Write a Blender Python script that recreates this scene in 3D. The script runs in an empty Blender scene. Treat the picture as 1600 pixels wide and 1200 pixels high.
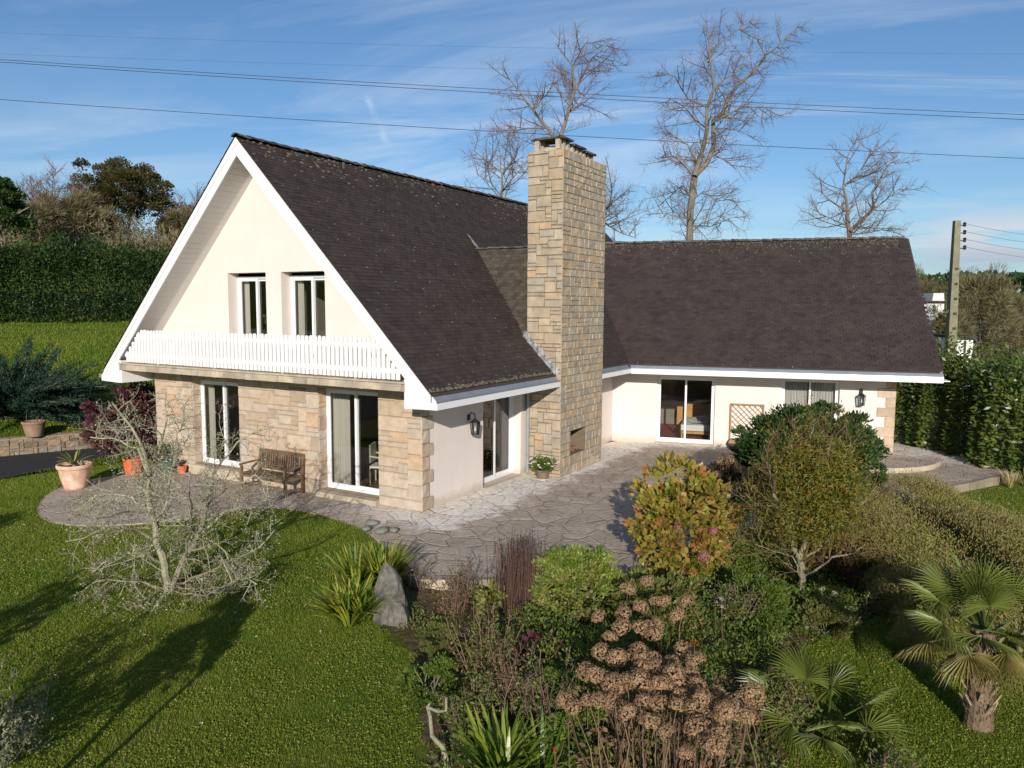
import bpy, math, random
import numpy as np
from mathutils import Matrix, Vector
from math import sin, cos, pi, radians, atan2, sqrt

rng = np.random.default_rng(7)
random.seed(7)
C = bpy.context.scene.collection
S = bpy.context.scene

# ------------------------------------------------------------------ camera, sky, sun
FOC, PIT, ROLL, HC = 1200.7, 0.1011, 0.0058, 4.5
cam = bpy.data.cameras.new('camera'); camo = bpy.data.objects.new('camera', cam); C.objects.link(camo)
cam.sensor_width = 36; cam.lens = 36 * FOC / 1600; cam.clip_end = 5000; cam.clip_start = .1
camo.matrix_world = Matrix.Translation((0, 0, HC)) @ Matrix.Rotation(pi / 2 - PIT, 4, 'X') @ Matrix.Rotation(ROLL, 4, 'Z')
S.camera = camo
S.view_settings.view_transform = 'Standard'; S.view_settings.look = 'None'
S.view_settings.exposure = 0.26; S.view_settings.gamma = 1
SUN_EL, SUN_AZ = radians(17.6), radians(182.3)      # azimuth clockwise from +Y (view direction)
sl = bpy.data.lights.new('sun', 'SUN'); so = bpy.data.objects.new('sun', sl); C.objects.link(so)
sl.energy = 4.6; sl.angle = radians(.5); sl.color = (1, .935, .85)
sd = Vector((sin(SUN_AZ) * cos(SUN_EL), cos(SUN_AZ) * cos(SUN_EL), sin(SUN_EL)))
so.rotation_euler = sd.to_track_quat('Z', 'Y').to_euler()

w = bpy.data.worlds.new('World'); S.world = w; w.use_nodes = True
nt = w.node_tree; N = nt.nodes; L = nt.links
bg = N['Background']
sky = N.new('ShaderNodeTexSky'); sky.sky_type = 'NISHITA'; sky.sun_disc = False
sky.sun_elevation = SUN_EL; sky.sun_rotation = SUN_AZ; sky.altitude = 60; sky.air_density = 1.0; sky.dust_density = .3; sky.ozone_density = 2.2
bg.inputs['Strength'].default_value = .088


def nmath(N, L, op, a, b=None, c=None, clamp=False):
    n = N.new('ShaderNodeMath'); n.operation = op; n.use_clamp = clamp
    for i, v in enumerate((a, b, c)):
        if v is None: continue
        if isinstance(v, (int, float)): n.inputs[i].default_value = v
        else: L.new(v, n.inputs[i])
    return n.outputs[0]


def nmix(N, L, fac, a, b, mode='MIX'):
    n = N.new('ShaderNodeMix'); n.data_type = 'RGBA'; n.blend_type = mode
    for i, v in ((0, fac), (6, a), (7, b)):
        if isinstance(v, (int, float)): n.inputs[i].default_value = v
        elif isinstance(v, tuple): n.inputs[i].default_value = (*v[:3], 1)
        else: L.new(v, n.inputs[i])
    return n.outputs[2]


def nnoise(N, L, vec, scale, detail=4, rough=.55, dist=0.0):
    n = N.new('ShaderNodeTexNoise'); n.inputs['Scale'].default_value = scale; n.inputs['Detail'].default_value = detail
    n.inputs['Roughness'].default_value = rough; n.inputs['Distortion'].default_value = dist
    if vec is not None: L.new(vec, n.inputs['Vector'])
    return n.outputs['Fac']


def nramp(N, L, fac, stops, interp='LINEAR'):
    n = N.new('ShaderNodeValToRGB'); e = n.color_ramp.elements; n.color_ramp.interpolation = interp
    while len(e) > 1: e.remove(e[-1])
    for i, (p, c) in enumerate(stops):
        el = e[0] if i == 0 else e.new(p)
        el.position = p; el.color = (*c[:3], 1) if isinstance(c, tuple) else (c, c, c, 1)
    L.new(fac, n.inputs[0])
    return n.outputs[0]


# high cirrus wisps and low cumulus near the horizon, by direction
tc = N.new('ShaderNodeTexCoord'); sx = N.new('ShaderNodeSeparateXYZ'); L.new(tc.outputs['Generated'], sx.inputs[0])
zz = nmath(N, L, 'MAXIMUM', sx.outputs[2], .03)
den = nmath(N, L, 'ADD', zz, .12)
px = nmath(N, L, 'DIVIDE', sx.outputs[0], den); py = nmath(N, L, 'DIVIDE', sx.outputs[1], den)
cb = N.new('ShaderNodeCombineXYZ'); L.new(nmath(N, L, 'MULTIPLY', px, .55), cb.inputs[0]); L.new(nmath(N, L, 'ADD', nmath(N, L, 'MULTIPLY', py, 1.5), nmath(N, L, 'MULTIPLY', px, .35)), cb.inputs[1])
n1 = nnoise(N, L, cb.outputs[0], .9, 7, .62, .6)
n2 = nnoise(N, L, cb.outputs[0], .35, 2, .5)
wis = nramp(N, L, n1, [(.46, 0.0), (.76, 1.0)])
big = nramp(N, L, n2, [(.38, 0.0), (.60, 1.0)])
cir = nmath(N, L, 'MULTIPLY', nmath(N, L, 'MULTIPLY', wis, big), .90)
az = nmath(N, L, 'ARCTAN2', sx.outputs[0], sx.outputs[1])
cb2 = N.new('ShaderNodeCombineXYZ'); L.new(nmath(N, L, 'MULTIPLY', az, 5.0), cb2.inputs[0]); L.new(nmath(N, L, 'MULTIPLY', sx.outputs[2], 26.0), cb2.inputs[1])
n3 = nnoise(N, L, cb2.outputs[0], 1.3, 5, .5)
band = nmath(N, L, 'MULTIPLY', nramp(N, L, sx.outputs[2], [(.03, 0.0), (.055, 1.0), (.08, 1.0), (.115, 0.0)]), nramp(N, L, az, [(.44, 0.0), (.53, 1.0)]))
cum = nmath(N, L, 'MULTIPLY', nramp(N, L, n3, [(.42, 0.0), (.52, 1.0)]), band)
skyc = nmix(N, L, 1.0, sky.outputs[0], (.60, .85, 1.08), 'MULTIPLY')
hz = nramp(N, L, sx.outputs[2], [(0.0, .30), (.16, .10), (.4, 0.0)])
skyc = nmix(N, L, hz, skyc, (5.6, 6.6, 7.6))
# short contrail left of the chimney
elv = nmath(N, L, 'ARCSINE', sx.outputs[2])
cn = nmath(N, L, 'SUBTRACT', nmath(N, L, 'ADD', az, nmath(N, L, 'MULTIPLY', elv, .42)), -.076)
cn = nmath(N, L, 'ADD', cn, nmath(N, L, 'MULTIPLY_ADD', nnoise(N, L, tc.outputs['Generated'], 60, 3), .02, -.01))
cm = nmath(N, L, 'MULTIPLY', nramp(N, L, nmath(N, L, 'ABSOLUTE', cn), [(0.0, .32), (.007, 0.0)]), nramp(N, L, elv, [(.196, 0.0), (.205, 1.0), (.222, .25), (.232, .25), (.245, 1.0), (.256, 0.0)]))
skyc = nmix(N, L, cm, skyc, (8.0, 8.6, 9.4))
skyc = nmix(N, L, cir, skyc, (7.6, 8.2, 9.0))
cumc = nmix(N, L, nramp(N, L, sx.outputs[2], [(.05, 0.0), (.085, 1.0)]), (4.0, 4.6, 5.8), (7.2, 7.0, 7.2))
skyc = nmix(N, L, nmath(N, L, 'MULTIPLY', cum, .85), skyc, cumc)
L.new(skyc, bg.inputs['Color'])

# ------------------------------------------------------------------ surveying helpers (metres; z = 0 on the terrace)
CP, SP, CR, SR = cos(PIT), sin(PIT), cos(ROLL), sin(ROLL)


def ray(x, y):
    u0, v0 = x - 800, y - 600
    u, v = u0 * CR + v0 * SR, -u0 * SR + v0 * CR
    return np.array([u / FOC, CP - (v / FOC) * SP, -SP - (v / FOC) * CP])


def G(x, y, z=0.0):
    d = ray(x, y); return np.array([0, 0, HC]) + d * ((z - HC) / d[2])


def D(x, y, dist):
    d = ray(x, y); return np.array([0, 0, HC]) + d * (dist / d[1])


AZ, CX, CY = 0.5283, -1.9563, 16.4481
HM = Matrix.Translation((CX, CY, 0)) @ Matrix.Rotation(pi / 2 - AZ, 4, 'Z')       # house frame: x = depth, y = along gable
OV, EV, GW = .87, 1.02, 9.11
KW = HM @ Vector((9.59, -EV, 0))
WAZ = AZ + pi / 2 - .2293
WM = Matrix.Translation(KW) @ Matrix.Rotation(pi / 2 - WAZ, 4, 'Z')              # wing frame: x = along wing eave, y = depth
SM, ZE, ZR = 1.0217, 2.62, 8.32
SW, WR, ZR2 = .734, 5.9, 6.95


# ------------------------------------------------------------------ mesh helpers
class MB:
    def __init__(s, M=None):
        s.M = M if M is not None else Matrix.Identity(4)
        s.V = []; s.F = []; s.n = 0

    def add(s, V, F, tint=None, mat=0, M=None):
        V = np.asarray(V, float).reshape(-1, 3)
        A = np.array(M if M is not None else s.M)
        V = V @ A[:3, :3].T + A[:3, 3]
        F = np.asarray(F)
        m = len(F)
        if tint is None: tint = .5
        t = np.full(m, tint) if np.isscalar(tint) else np.asarray(tint)
        s.V.append(V); s.F.append((F + s.n, t, np.full(m, mat))); s.n += len(V)

    def poly(s, P, tint=None, mat=0):
        s.add(P, [list(range(len(P)))], tint, mat)

    def box(s, x0, x1, y0, y1, z0, z1, tint=None, mat=0, M=None):
        V = [(x, y, z) for z in (z0, z1) for y in (y0, y1) for x in (x0, x1)]
        s.add(V, [(0, 2, 3, 1), (4, 5, 7, 6), (0, 1, 5, 4), (2, 6, 7, 3), (0, 4, 6, 2), (1, 3, 7, 5)], tint, mat, M)

    def prism(s, P, e, tint=None, mat=0):
        """polygon P (3D points) pushed along the vector e"""
        P = [Vector(p) for p in P]; e = Vector(e); n = len(P)
        V = [tuple(p) for p in P] + [tuple(p + e) for p in P]
        s.add(V, [list(range(n))[::-1]], tint, mat)
        b = s.n - 2 * n
        s.F.append((np.array([list(range(b + n, b + 2 * n))]), np.full(1, .5 if tint is None else tint), np.full(1, mat)))
        s.F.append((np.array([(b + i, b + (i + 1) % n, b + n + (i + 1) % n, b + n + i) for i in range(n)]), np.full(n, .5 if tint is None else tint), np.full(n, mat)))

    def bar(s, p, q, w, h=None, tint=None, mat=0, up=(0, 0, 1)):
        h = h or w
        p = np.array(p, float); q = np.array(q, float); d = q - p; l = np.linalg.norm(d); d /= l
        u = np.array(up, float); x = np.cross(d, u)
        if np.linalg.norm(x) < 1e-3: x = np.cross(d, (1, 0, 0))
        x /= np.linalg.norm(x); y = np.cross(x, d)
        V = []
        for a in (p, q):
            for i, j in ((-1, -1), (1, -1), (1, 1), (-1, 1)): V.append(a + x * i * w / 2 + y * j * h / 2)
        s.add(V, [(3, 2, 1, 0), (4, 5, 6, 7), (0, 1, 5, 4), (1, 2, 6, 5), (2, 3, 7, 6), (3, 0, 4, 7)], tint, mat)

    def tube(s, P, R, n=6, tint=None, mat=0, cap=False):
        P = np.asarray(P, float); m = len(P)
        R = np.full(m, R) if np.isscalar(R) else np.asarray(R, float)
        T = np.gradient(P, axis=0); T /= np.linalg.norm(T, axis=1)[:, None] + 1e-9
        ref = np.where(np.abs(T[:, 2:3]) > .9, np.array([[1., 0, 0]]), np.array([[0, 0, 1.]]))
        X = np.cross(T, ref); X /= np.linalg.norm(X, axis=1)[:, None]; Y = np.cross(T, X)
        for i in range(1, m):
            if X[i] @ X[i - 1] < 0: X[i] *= -1; Y[i] *= -1
        a = np.arange(n) * 2 * pi / n
        V = P[:, None] + (X[:, None] * np.cos(a)[None, :, None] + Y[:, None] * np.sin(a)[None, :, None]) * R[:, None, None]
        i = np.arange(m - 1)[:, None] * n; j = np.arange(n)[None]; k = (j + 1) % n
        F = np.stack([i + j, i + k, i + n + k, i + n + j], -1).reshape(-1, 4)
        s.add(V.reshape(-1, 3), F, tint, mat)
        if cap:
            b = s.n - n
            s.F.append((np.array([list(range(b, b + n))]), np.full(1, .5 if tint is None else tint), np.full(1, mat)))
            b = s.n - n * m
            s.F.append((np.array([list(range(b, b + n))[::-1]]), np.full(1, .5 if tint is None else tint), np.full(1, mat)))

    def lathe(s, prof, c, n=24, tint=None, mat=0, jit=0):
        prof = np.array(prof, float); m = len(prof); a = np.arange(n) * 2 * pi / n
        r = prof[:, 0][:, None] * (1 + jit * rng.normal(size=(1, n)))
        V = np.stack([c[0] + r * np.cos(a), c[1] + r * np.sin(a), c[2] + np.repeat(prof[:, 1][:, None], n, 1)], -1)
        i = np.arange(m - 1)[:, None] * n; j = np.arange(n)[None]; k = (j + 1) % n
        F = np.stack([i + j, i + k, i + n + k, i + n + j], -1).reshape(-1, 4)
        s.add(V.reshape(-1, 3), F, tint, mat)

    def build(s, name, mats, parent=None, loc=None, rotz=0, smooth=False):
        if not isinstance(mats, (list, tuple)): mats = [mats]
        V = np.concatenate(s.V) if s.V else np.zeros((0, 3))
        if parent is not None: B = MATS[parent]
        elif loc is not None: B = Matrix.Translation(loc) @ Matrix.Rotation(rotz, 4, 'Z')
        else: B = Matrix.Identity(4)
        Bi = np.array(B.inverted()); V = V @ Bi[:3, :3].T + Bi[:3, 3]
        me = bpy.data.meshes.new(name)
        tot, vi, ti, mi = [], [], [], []
        for F, t, m in s.F:
            tot.append(np.full(len(F), F.shape[1])); vi.append(F.ravel()); ti.append(t); mi.append(m)
        tot = np.concatenate(tot); vi = np.concatenate(vi)
        me.vertices.add(len(V)); me.vertices.foreach_set('co', V.astype(np.float32).ravel())
        me.loops.add(len(vi)); me.loops.foreach_set('vertex_index', vi.astype(np.int32))
        me.polygons.add(len(tot)); st = np.concatenate([[0], np.cumsum(tot)[:-1]])
        me.polygons.foreach_set('loop_start', st.astype(np.int32)); me.polygons.foreach_set('loop_total', tot.astype(np.int32))
        for m in mats: me.materials.append(m)
        me.polygons.foreach_set('material_index', np.concatenate(mi).astype(np.int32))
        at = me.attributes.new('tint', 'FLOAT', 'FACE'); at.data.foreach_set('value', np.concatenate(ti).astype(np.float32))
        me.update(calc_edges=True); me.validate()
        me.polygons.foreach_set('use_smooth', np.full(len(me.polygons), bool(smooth)))
        o = bpy.data.objects.new(name, me); C.objects.link(o)
        if parent is not None: o.parent = parent; MATS[o] = B
        else:
            MATS[o] = B
            if loc is not None: o.location = loc; o.rotation_euler = (0, 0, rotz)
        return o


MATS = {}


def tag(o, label=None, cat=None, group=None, kind=None):
    if label: o['label'] = label
    if cat: o['category'] = cat
    if group: o['group'] = group
    if kind: o['kind'] = kind
    return o


def thing(name, label, cat, loc=(0, 0, 0), rotz=0, group=None):
    o = bpy.data.objects.new(name, None); C.objects.link(o); o.location = loc; o.rotation_euler = (0, 0, rotz)
    o.empty_display_size = .2
    MATS[o] = Matrix.Translation(loc) @ Matrix.Rotation(rotz, 4, 'Z')
    return tag(o, label, cat, group)


def copy_tree(o, loc, rotz=0, label=None, scale=None):
    kids = list(o.children)
    c = o.copy(); C.objects.link(c); c.location = loc; c.rotation_euler = (0, 0, rotz)
    if scale: c.scale = (scale,) * 3
    if label: c['label'] = label

    def rec(src, dst):
        for k in src.children:
            d = k.copy(); C.objects.link(d); d.parent = dst; rec(k, d)
    rec(o, c)
    return c


# ------------------------------------------------------------------ materials
def mat(name, col, rough=.8, spec=.3, metal=0.0, bump=None, var=None, scale=6, col2=None, tint=None, coat=0):
    """col base; col2 = noise-mixed second colour; tint = colour-ramp stops driven by the per-face random tint"""
    m = bpy.data.materials.new(name); m.use_nodes = True; N = m.node_tree.nodes; L = m.node_tree.links
    b = N['Principled BSDF']; b.inputs['Roughness'].default_value = rough; b.inputs['Metallic'].default_value = metal
    b.inputs['Specular IOR Level'].default_value = spec
    tcn = N.new('ShaderNodeTexCoord'); ob = tcn.outputs['Object']
    c = None
    if tint:
        a = N.new('ShaderNodeAttribute'); a.attribute_name = 'tint'
        c = nramp(N, L, a.outputs['Fac'], tint)
    if col2:
        f = nramp(N, L, nnoise(N, L, ob, scale, 6, .6), [(.38, 0.0), (.64, 1.0)])
        c = nmix(N, L, f, c if c is not None else col, col2) if not tint else nmix(N, L, nmath(N, L, 'MULTIPLY', f, .45), c, col2)
    if var:
        f = nnoise(N, L, ob, var[0], 8, .65)
        v = nramp(N, L, f, [(.25, 1 - var[1]), (.75, 1 + var[1])])
        c = nmix(N, L, 1.0, c if c is not None else col, v, 'MULTIPLY')
    if c is not None: L.new(c, b.inputs['Base Color'])
    else: b.inputs['Base Color'].default_value = (*col, 1)
    if bump:
        bn = N.new('ShaderNodeBump'); bn.inputs['Strength'].default_value = bump[1]; bn.inputs['Distance'].default_value = bump[2] if len(bump) > 2 else .01
        L.new(nnoise(N, L, ob, bump[0], 8, .7), bn.inputs['Height']); L.new(bn.outputs[0], b.inputs['Normal'])
    if coat: b.inputs['Coat Weight'].default_value = coat
    return m


def leafmat(name, stops, rough=.5, trans=.3, spec=.35, nscale=0):
    m = bpy.data.materials.new(name); m.use_nodes = True; N = m.node_tree.nodes; L = m.node_tree.links
    b = N['Principled BSDF']; b.inputs['Roughness'].default_value = rough; b.inputs['Specular IOR Level'].default_value = spec
    a = N.new('ShaderNodeAttribute'); a.attribute_name = 'tint'
    c = nramp(N, L, a.outputs['Fac'], stops)
    L.new(c, b.inputs['Base Color'])
    t = N.new('ShaderNodeBsdfTranslucent'); L.new(nmix(N, L, 1.0, c, (1.1, 1.15, .6), 'MULTIPLY'), t.inputs['Color'])
    mx = N.new('ShaderNodeMixShader'); mx.inputs[0].default_value = trans
    L.new(b.outputs[0], mx.inputs[1]); L.new(t.outputs[0], mx.inputs[2]); L.new(mx.outputs[0], N['Material Output'].inputs['Surface'])
    return m


def even(*cols):
    n = len(cols); return [(i / (n - 1), c) for i, c in enumerate(cols)]


def glassmat(name):
    m = bpy.data.materials.new(name); m.use_nodes = True; N = m.node_tree.nodes; L = m.node_tree.links
    N.remove(N['Principled BSDF'])
    g = N.new('ShaderNodeBsdfGlossy'); g.inputs['Roughness'].default_value = .01; g.inputs['Color'].default_value = (1, 1, 1, 1)
    t = N.new('ShaderNodeBsdfTransparent'); t.inputs['Color'].default_value = (.80, .84, .82, 1)
    fr = N.new('ShaderNodeFresnel'); fr.inputs['IOR'].default_value = 1.5
    f = nmath(N, L, 'MULTIPLY_ADD', fr.outputs[0], 1.3, .03, True)
    mx = N.new('ShaderNodeMixShader'); L.new(f, mx.inputs[0]); L.new(t.outputs[0], mx.inputs[1]); L.new(g.outputs[0], mx.inputs[2])
    L.new(mx.outputs[0], N['Material Output'].inputs['Surface'])
    return m


M = {}
M['render'] = mat('cream_render', (.66, .585, .53), .9, .15, bump=(60, .35, .005), var=(1.1, .05))
_N = M['render'].node_tree.nodes; _L = M['render'].node_tree.links; _b = _N['Principled BSDF']; _src = _b.inputs['Base Color'].links[0].from_socket
_tc = _N.new('ShaderNodeTexCoord'); _mp = _N.new('ShaderNodeMapping'); _mp.inputs['Scale'].default_value = (5, 5, .35); _L.new(_tc.outputs['Object'], _mp.inputs['Vector'])
_st = nramp(_N, _L, nnoise(_N, _L, _mp.outputs[0], 1.0, 5, .65), [(.50, 0.0), (.80, .16)])          # rain streaks
_sz = _N.new('ShaderNodeSeparateXYZ'); _L.new(_tc.outputs['Object'], _sz.inputs[0])
_sp = nmath(_N, _L, 'MULTIPLY', nmath(_N, _L, 'MULTIPLY_ADD', nmath(_N, _L, 'ADD', _sz.outputs[2], nmath(_N, _L, 'MULTIPLY', nnoise(_N, _L, _tc.outputs['Object'], 4, 4), -.30)), -5.0, .6, True), .55)   # splash marks along the ground
_c = nmix(_N, _L, _st, _src, (.50, .43, .36)); _c = nmix(_N, _L, _sp, _c, (.36, .30, .22)); _L.new(_c, _b.inputs['Base Color'])
M['white'] = mat('white_paint', (.70, .68, .66), .45, .35, var=(2.0, .04))
M['pvc'] = mat('white_frame', (.72, .71, .70), .3, .4)
M['concrete'] = mat('slab_stone', (.42, .35, .26), .9, .2, bump=(25, .5, .01), tint=even((.30, .25, .19), (.44, .37, .28), (.52, .43, .30), (.36, .30, .23)), col2=(.16, .14, .12), scale=3)
STONE = even((.35, .27, .20), (.42, .32, .225), (.45, .35, .255), (.41, .34, .27), (.49, .39, .29), (.46, .32, .21), (.42, .365, .31))
M['stone'] = mat('ashlar_stone', (.5, .4, .3), .92, .15, bump=(30, .55, .012), tint=STONE, var=(5, .22))
CHST = even((.30, .245, .175), (.41, .31, .195), (.38, .305, .215), (.35, .30, .235), (.45, .355, .25), (.43, .30, .175), (.34, .30, .25))
M['chimstone'] = mat('chimney_stone', (.5, .4, .3), .92, .15, bump=(26, .8, .02), tint=CHST, var=(4, .25), col2=(.25, .23, .19), scale=2.2)
M['darkmortar'] = mat('dark_mortar', (.15, .115, .08), .95, .1, bump=(80, .3, .004), var=(6, .2))
M['mortar'] = mat('mortar', (.31, .24, .17), .95, .1, bump=(80, .3, .004), var=(6, .15))
SL = even((.034, .025, .023), (.041, .031, .027), (.045, .034, .030), (.051, .039, .034), (.038, .029, .027), (.060, .046, .040))
M['slate'] = mat('roof_slate', (.05, .04, .04), .72, .25, tint=SL, col2=(.066, .045, .037), scale=1.6, var=(3.0, .22), bump=(60, .3, .003))
M['mossridge'] = mat('ridge_tile', (.05, .045, .04), .9, .2, col2=(.24, .22, .17), scale=5, bump=(30, .6, .01), tint=even((.03, .025, .025), (.07, .06, .055)))
M['under'] = mat('roof_deck', (.06, .05, .045), .9, .1)
M['zinc'] = mat('zinc', (.34, .36, .38), .42, .5, metal=.55, var=(4, .15))
M['lead'] = mat('lead', (.42, .42, .42), .6, .4, metal=.2, var=(8, .2), col2=(.16, .16, .15), scale=7)
M['inner'] = mat('interior_wall', (.22, .18, .15), .9, .1)
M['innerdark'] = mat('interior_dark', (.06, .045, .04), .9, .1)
M['parquet'] = mat('parquet', (.16, .09, .05), .45, .4, var=(3, .25))
M['redcarpet'] = mat('red_carpet', (.28, .06, .06), .9, .1)
M['curtain'] = mat('curtain', (.50, .46, .40), .9, .1)
M['curtain2'] = mat('striped_curtain', (.5, .47, .42), .9, .1, tint=even((.56, .53, .50), (.30, .26, .25), (.58, .54, .5), (.44, .38, .37)))
M['glass'] = glassmat('window_glass')
M['iron'] = mat('black_iron', (.015, .015, .017), .5, .5)
M['teak'] = mat('weathered_teak', (.16, .09, .05), .8, .2, tint=even((.10, .055, .035), (.17, .105, .065), (.20, .14, .09)), var=(12, .3), col2=(.11, .10, .05), scale=6)
M['treatedwood'] = mat('trellis_wood', (.30, .19, .10), .8, .2, tint=even((.24, .15, .08), (.34, .22, .12)), var=(9, .25))
M['terracotta'] = mat('terracotta', (.55, .31, .20), .85, .2, var=(6, .2), col2=(.62, .46, .36), scale=5)
M['oldterracotta'] = mat('weathered_terracotta', (.30, .16, .10), .9, .2, var=(6, .3), col2=(.22, .19, .13), scale=7)
M['orangepot'] = mat('orange_pot', (.58, .13, .05), .7, .3, var=(9, .3), bump=(18, .7, .02))
M['brownpot'] = mat('brown_pot', (.16, .12, .09), .7, .3, var=(6, .15))
M['greenpot'] = mat('green_glazed_pot', (.06, .13, .10), .3, .5, var=(6, .15))
M['soil'] = mat('soil', (.05, .032, .02), .95, .1, var=(20, .4))
M['brick'] = mat('fire_brick', (.42, .19, .10), .9, .1, var=(14, .25), col2=(.10, .06, .05), scale=6)
M['rock'] = mat('standing_stone', (.085, .08, .065), .9, .2, col2=(.17, .16, .13), scale=3.5, bump=(9, 1.0, .05), var=(14, .35))
M['cobble'] = mat('cobblestone', (.17, .18, .14), .8, .3, var=(9, .25), bump=(20, .4, .01))
M['drystone'] = mat('rubble_stone', (.3, .25, .2), .92, .15, tint=even((.12, .095, .065), (.23, .18, .12), (.29, .20, .13), (.20, .18, .14), (.32, .26, .18)), bump=(22, .8, .02), var=(9, .3))
M['asphalt'] = mat('asphalt', (.040, .038, .040), .9, .2, bump=(120, .5, .006), var=(3, .25))
M['concretepole'] = mat('concrete_pole', (.19, .165, .12), .9, .15, var=(5, .25), col2=(.20, .20, .12), scale=3)
M['farwhite'] = mat('far_house_white', (.62, .60, .57), .9, .1, var=(1, .1))
M['wire'] = mat('wire', (.04, .04, .045), .6, .3)
M['bark'] = mat('pale_bark', (.19, .155, .115), .9, .15, col2=(.24, .22, .14), scale=9, var=(10, .3), bump=(20, .7, .02))
M['barkgrey'] = mat('grey_bark', (.20, .17, .14), .9, .15, col2=(.14, .12, .08), scale=3, var=(6, .25))
M['twig'] = mat('reddish_twig', (.14, .09, .075), .9, .1, tint=even((.10, .065, .055), (.19, .13, .10)))
M['lichen'] = mat('lichened_bark', (.2, .19, .12), .95, .1, tint=even((.18, .155, .11), (.31, .285, .19), (.42, .39, .27)), col2=(.10, .085, .06), scale=14, var=(40, .35), bump=(50, .9, .01))
M['palmtrunk'] = mat('palm_fibre', (.17, .11, .07), .95, .1, tint=even((.10, .065, .04), (.20, .14, .09), (.32, .25, .16)), var=(22, .4), bump=(30, 1, .02))
M['drystem'] = mat('dry_stem', (.26, .16, .09), .9, .1, tint=even((.07, .045, .03), (.15, .10, .06), (.22, .15, .09)))
M['darkstem'] = mat('dark_stem', (.08, .045, .035), .9, .1, tint=even((.05, .03, .025), (.13, .075, .055)))
M['pinkglaze'] = mat('pink_pot', (.55, .12, .45), .3, .5)
M['linen'] = mat('bed_linen', (.70, .66, .62), .9, .1, var=(4, .08))
M['pine'] = mat('honey_pine', (.55, .27, .07), .5, .3, var=(5, .2))
M['ivorywood'] = mat('ivory_wood', (.60, .52, .38), .5, .3)
M['books'] = mat('books', (.2, .1, .1), .8, .2, tint=even((.05, .05, .06), (.30, .06, .05), (.4, .36, .3), (.08, .12, .2)))

G_GREEN = even((.020, .045, .010), (.035, .075, .014), (.055, .105, .020), (.080, .125, .028))
LM = {}
LM['laurel'] = leafmat('laurel_leaf', even((.014, .032, .010), (.026, .055, .014), (.042, .080, .019), (.085, .115, .028)), .48, .18, .25)
LM['laurelsun'] = leafmat('laurel_sun_leaf', even((.03, .06, .012), (.06, .10, .018), (.11, .14, .025), (.18, .19, .04)), .35, .25, .5)
LM['dark'] = leafmat('dark_evergreen_leaf', even((.012, .032, .010), (.022, .052, .013), (.040, .080, .020)), .5, .15, .25)
LM['willow'] = leafmat('autumn_willow_leaf', even((.06, .10, .018), (.11, .14, .02), (.17, .17, .025), (.26, .15, .02), (.10, .13, .02), (.20, .19, .03), (.30, .20, .03)), .5, .35)
LM['bright'] = leafmat('bright_shrub_leaf', even((.06, .115, .015), (.12, .19, .025), (.20, .25, .04), (.32, .32, .10), (.14, .09, .04)), .5, .32, .3)
LM['mid'] = leafmat('mid_green_leaf', even((.045, .085, .013), (.080, .130, .020), (.13, .18, .03), (.13, .13, .035)), .5, .28, .25)
LM['hydyel'] = leafmat('hydrangea_autumn_leaf', even((.10, .13, .02), (.22, .22, .03), (.30, .27, .04), (.38, .20, .06), (.18, .20, .03), (.32, .30, .06), (.42, .14, .06), (.26, .25, .04), (.44, .24, .09)), .42, .35)
LM['hydhead'] = leafmat('dry_hydrangea_petal', even((.17, .10, .055), (.29, .175, .095), (.42, .28, .16), (.22, .125, .07), (.35, .20, .10)), .7, .25)
LM['hydbrown'] = leafmat('brown_hydrangea_leaf', even((.07, .045, .03), (.15, .09, .05), (.22, .14, .08), (.11, .09, .04)), .7, .2)
LM['pink'] = leafmat('pink_petal', even((.32, .09, .12), (.45, .18, .20), (.28, .06, .10)), .6, .3)
LM['lilac'] = leafmat('lilac_petal', even((.30, .22, .62), (.45, .34, .75)), .6, .3)
LM['white'] = leafmat('white_petal', even((.72, .62, .62), (.85, .80, .80), (.75, .45, .50)), .6, .3)
LM['purple'] = leafmat('purple_leaf', even((.030, .014, .014), (.065, .020, .025), (.11, .025, .045), (.10, .06, .03), (.13, .045, .06), (.05, .05, .02)), .5, .2)
LM['heather'] = leafmat('heather_leaf', even((.13, .15, .025), (.22, .21, .035), (.28, .24, .05), (.27, .21, .12), (.19, .17, .04), (.27, .26, .05)), .7, .3)
LM['redshrub'] = leafmat('reddish_shrub_leaf', even((.09, .04, .025), (.17, .07, .04), (.13, .11, .03), (.22, .10, .06), (.25, .04, .08)), .6, .25)
LM['juniper'] = leafmat('juniper_needle', even((.010, .030, .017), (.018, .048, .028), (.035, .075, .045)), .7, .1, .2)
LM['agap'] = leafmat('strap_leaf', even((.05, .10, .012), (.12, .19, .02), (.26, .29, .035), (.42, .38, .06)), .35, .35, .5)
LM['palm'] = leafmat('palm_leaflet', even((.04, .060, .012), (.08, .105, .018), (.13, .155, .030), (.21, .21, .055)), .38, .25, .4)
LM['palmold'] = leafmat('old_palm_leaflet', even((.10, .11, .025), (.20, .17, .045), (.26, .18, .07)), .5, .25)
LM['oak'] = leafmat('oak_leaf', even((.032, .038, .010), (.058, .056, .015), (.085, .066, .020), (.050, .058, .014)), .6, .25)
LM['scrub'] = leafmat('scrub_twig', even((.10, .08, .045), (.18, .14, .08), (.15, .135, .05), (.24, .185, .12)), .8, .15)
LM['grass'] = leafmat('grass_blade', even((.050, .095, .008), (.105, .175, .012), (.170, .245, .020), (.24, .265, .033), (.30, .22, .06)), .5, .38)
LM['litter'] = leafmat('leaf_litter', even((.10, .06, .04), (.20, .115, .065), (.30, .19, .11), (.12, .11, .04)), .9, .1)
LM['weed'] = leafmat('bed_weed_leaf', even((.05, .09, .014), (.09, .145, .022), (.155, .175, .035), (.18, .12, .05), (.08, .14, .022), (.14, .17, .035)), .6, .28)
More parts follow.
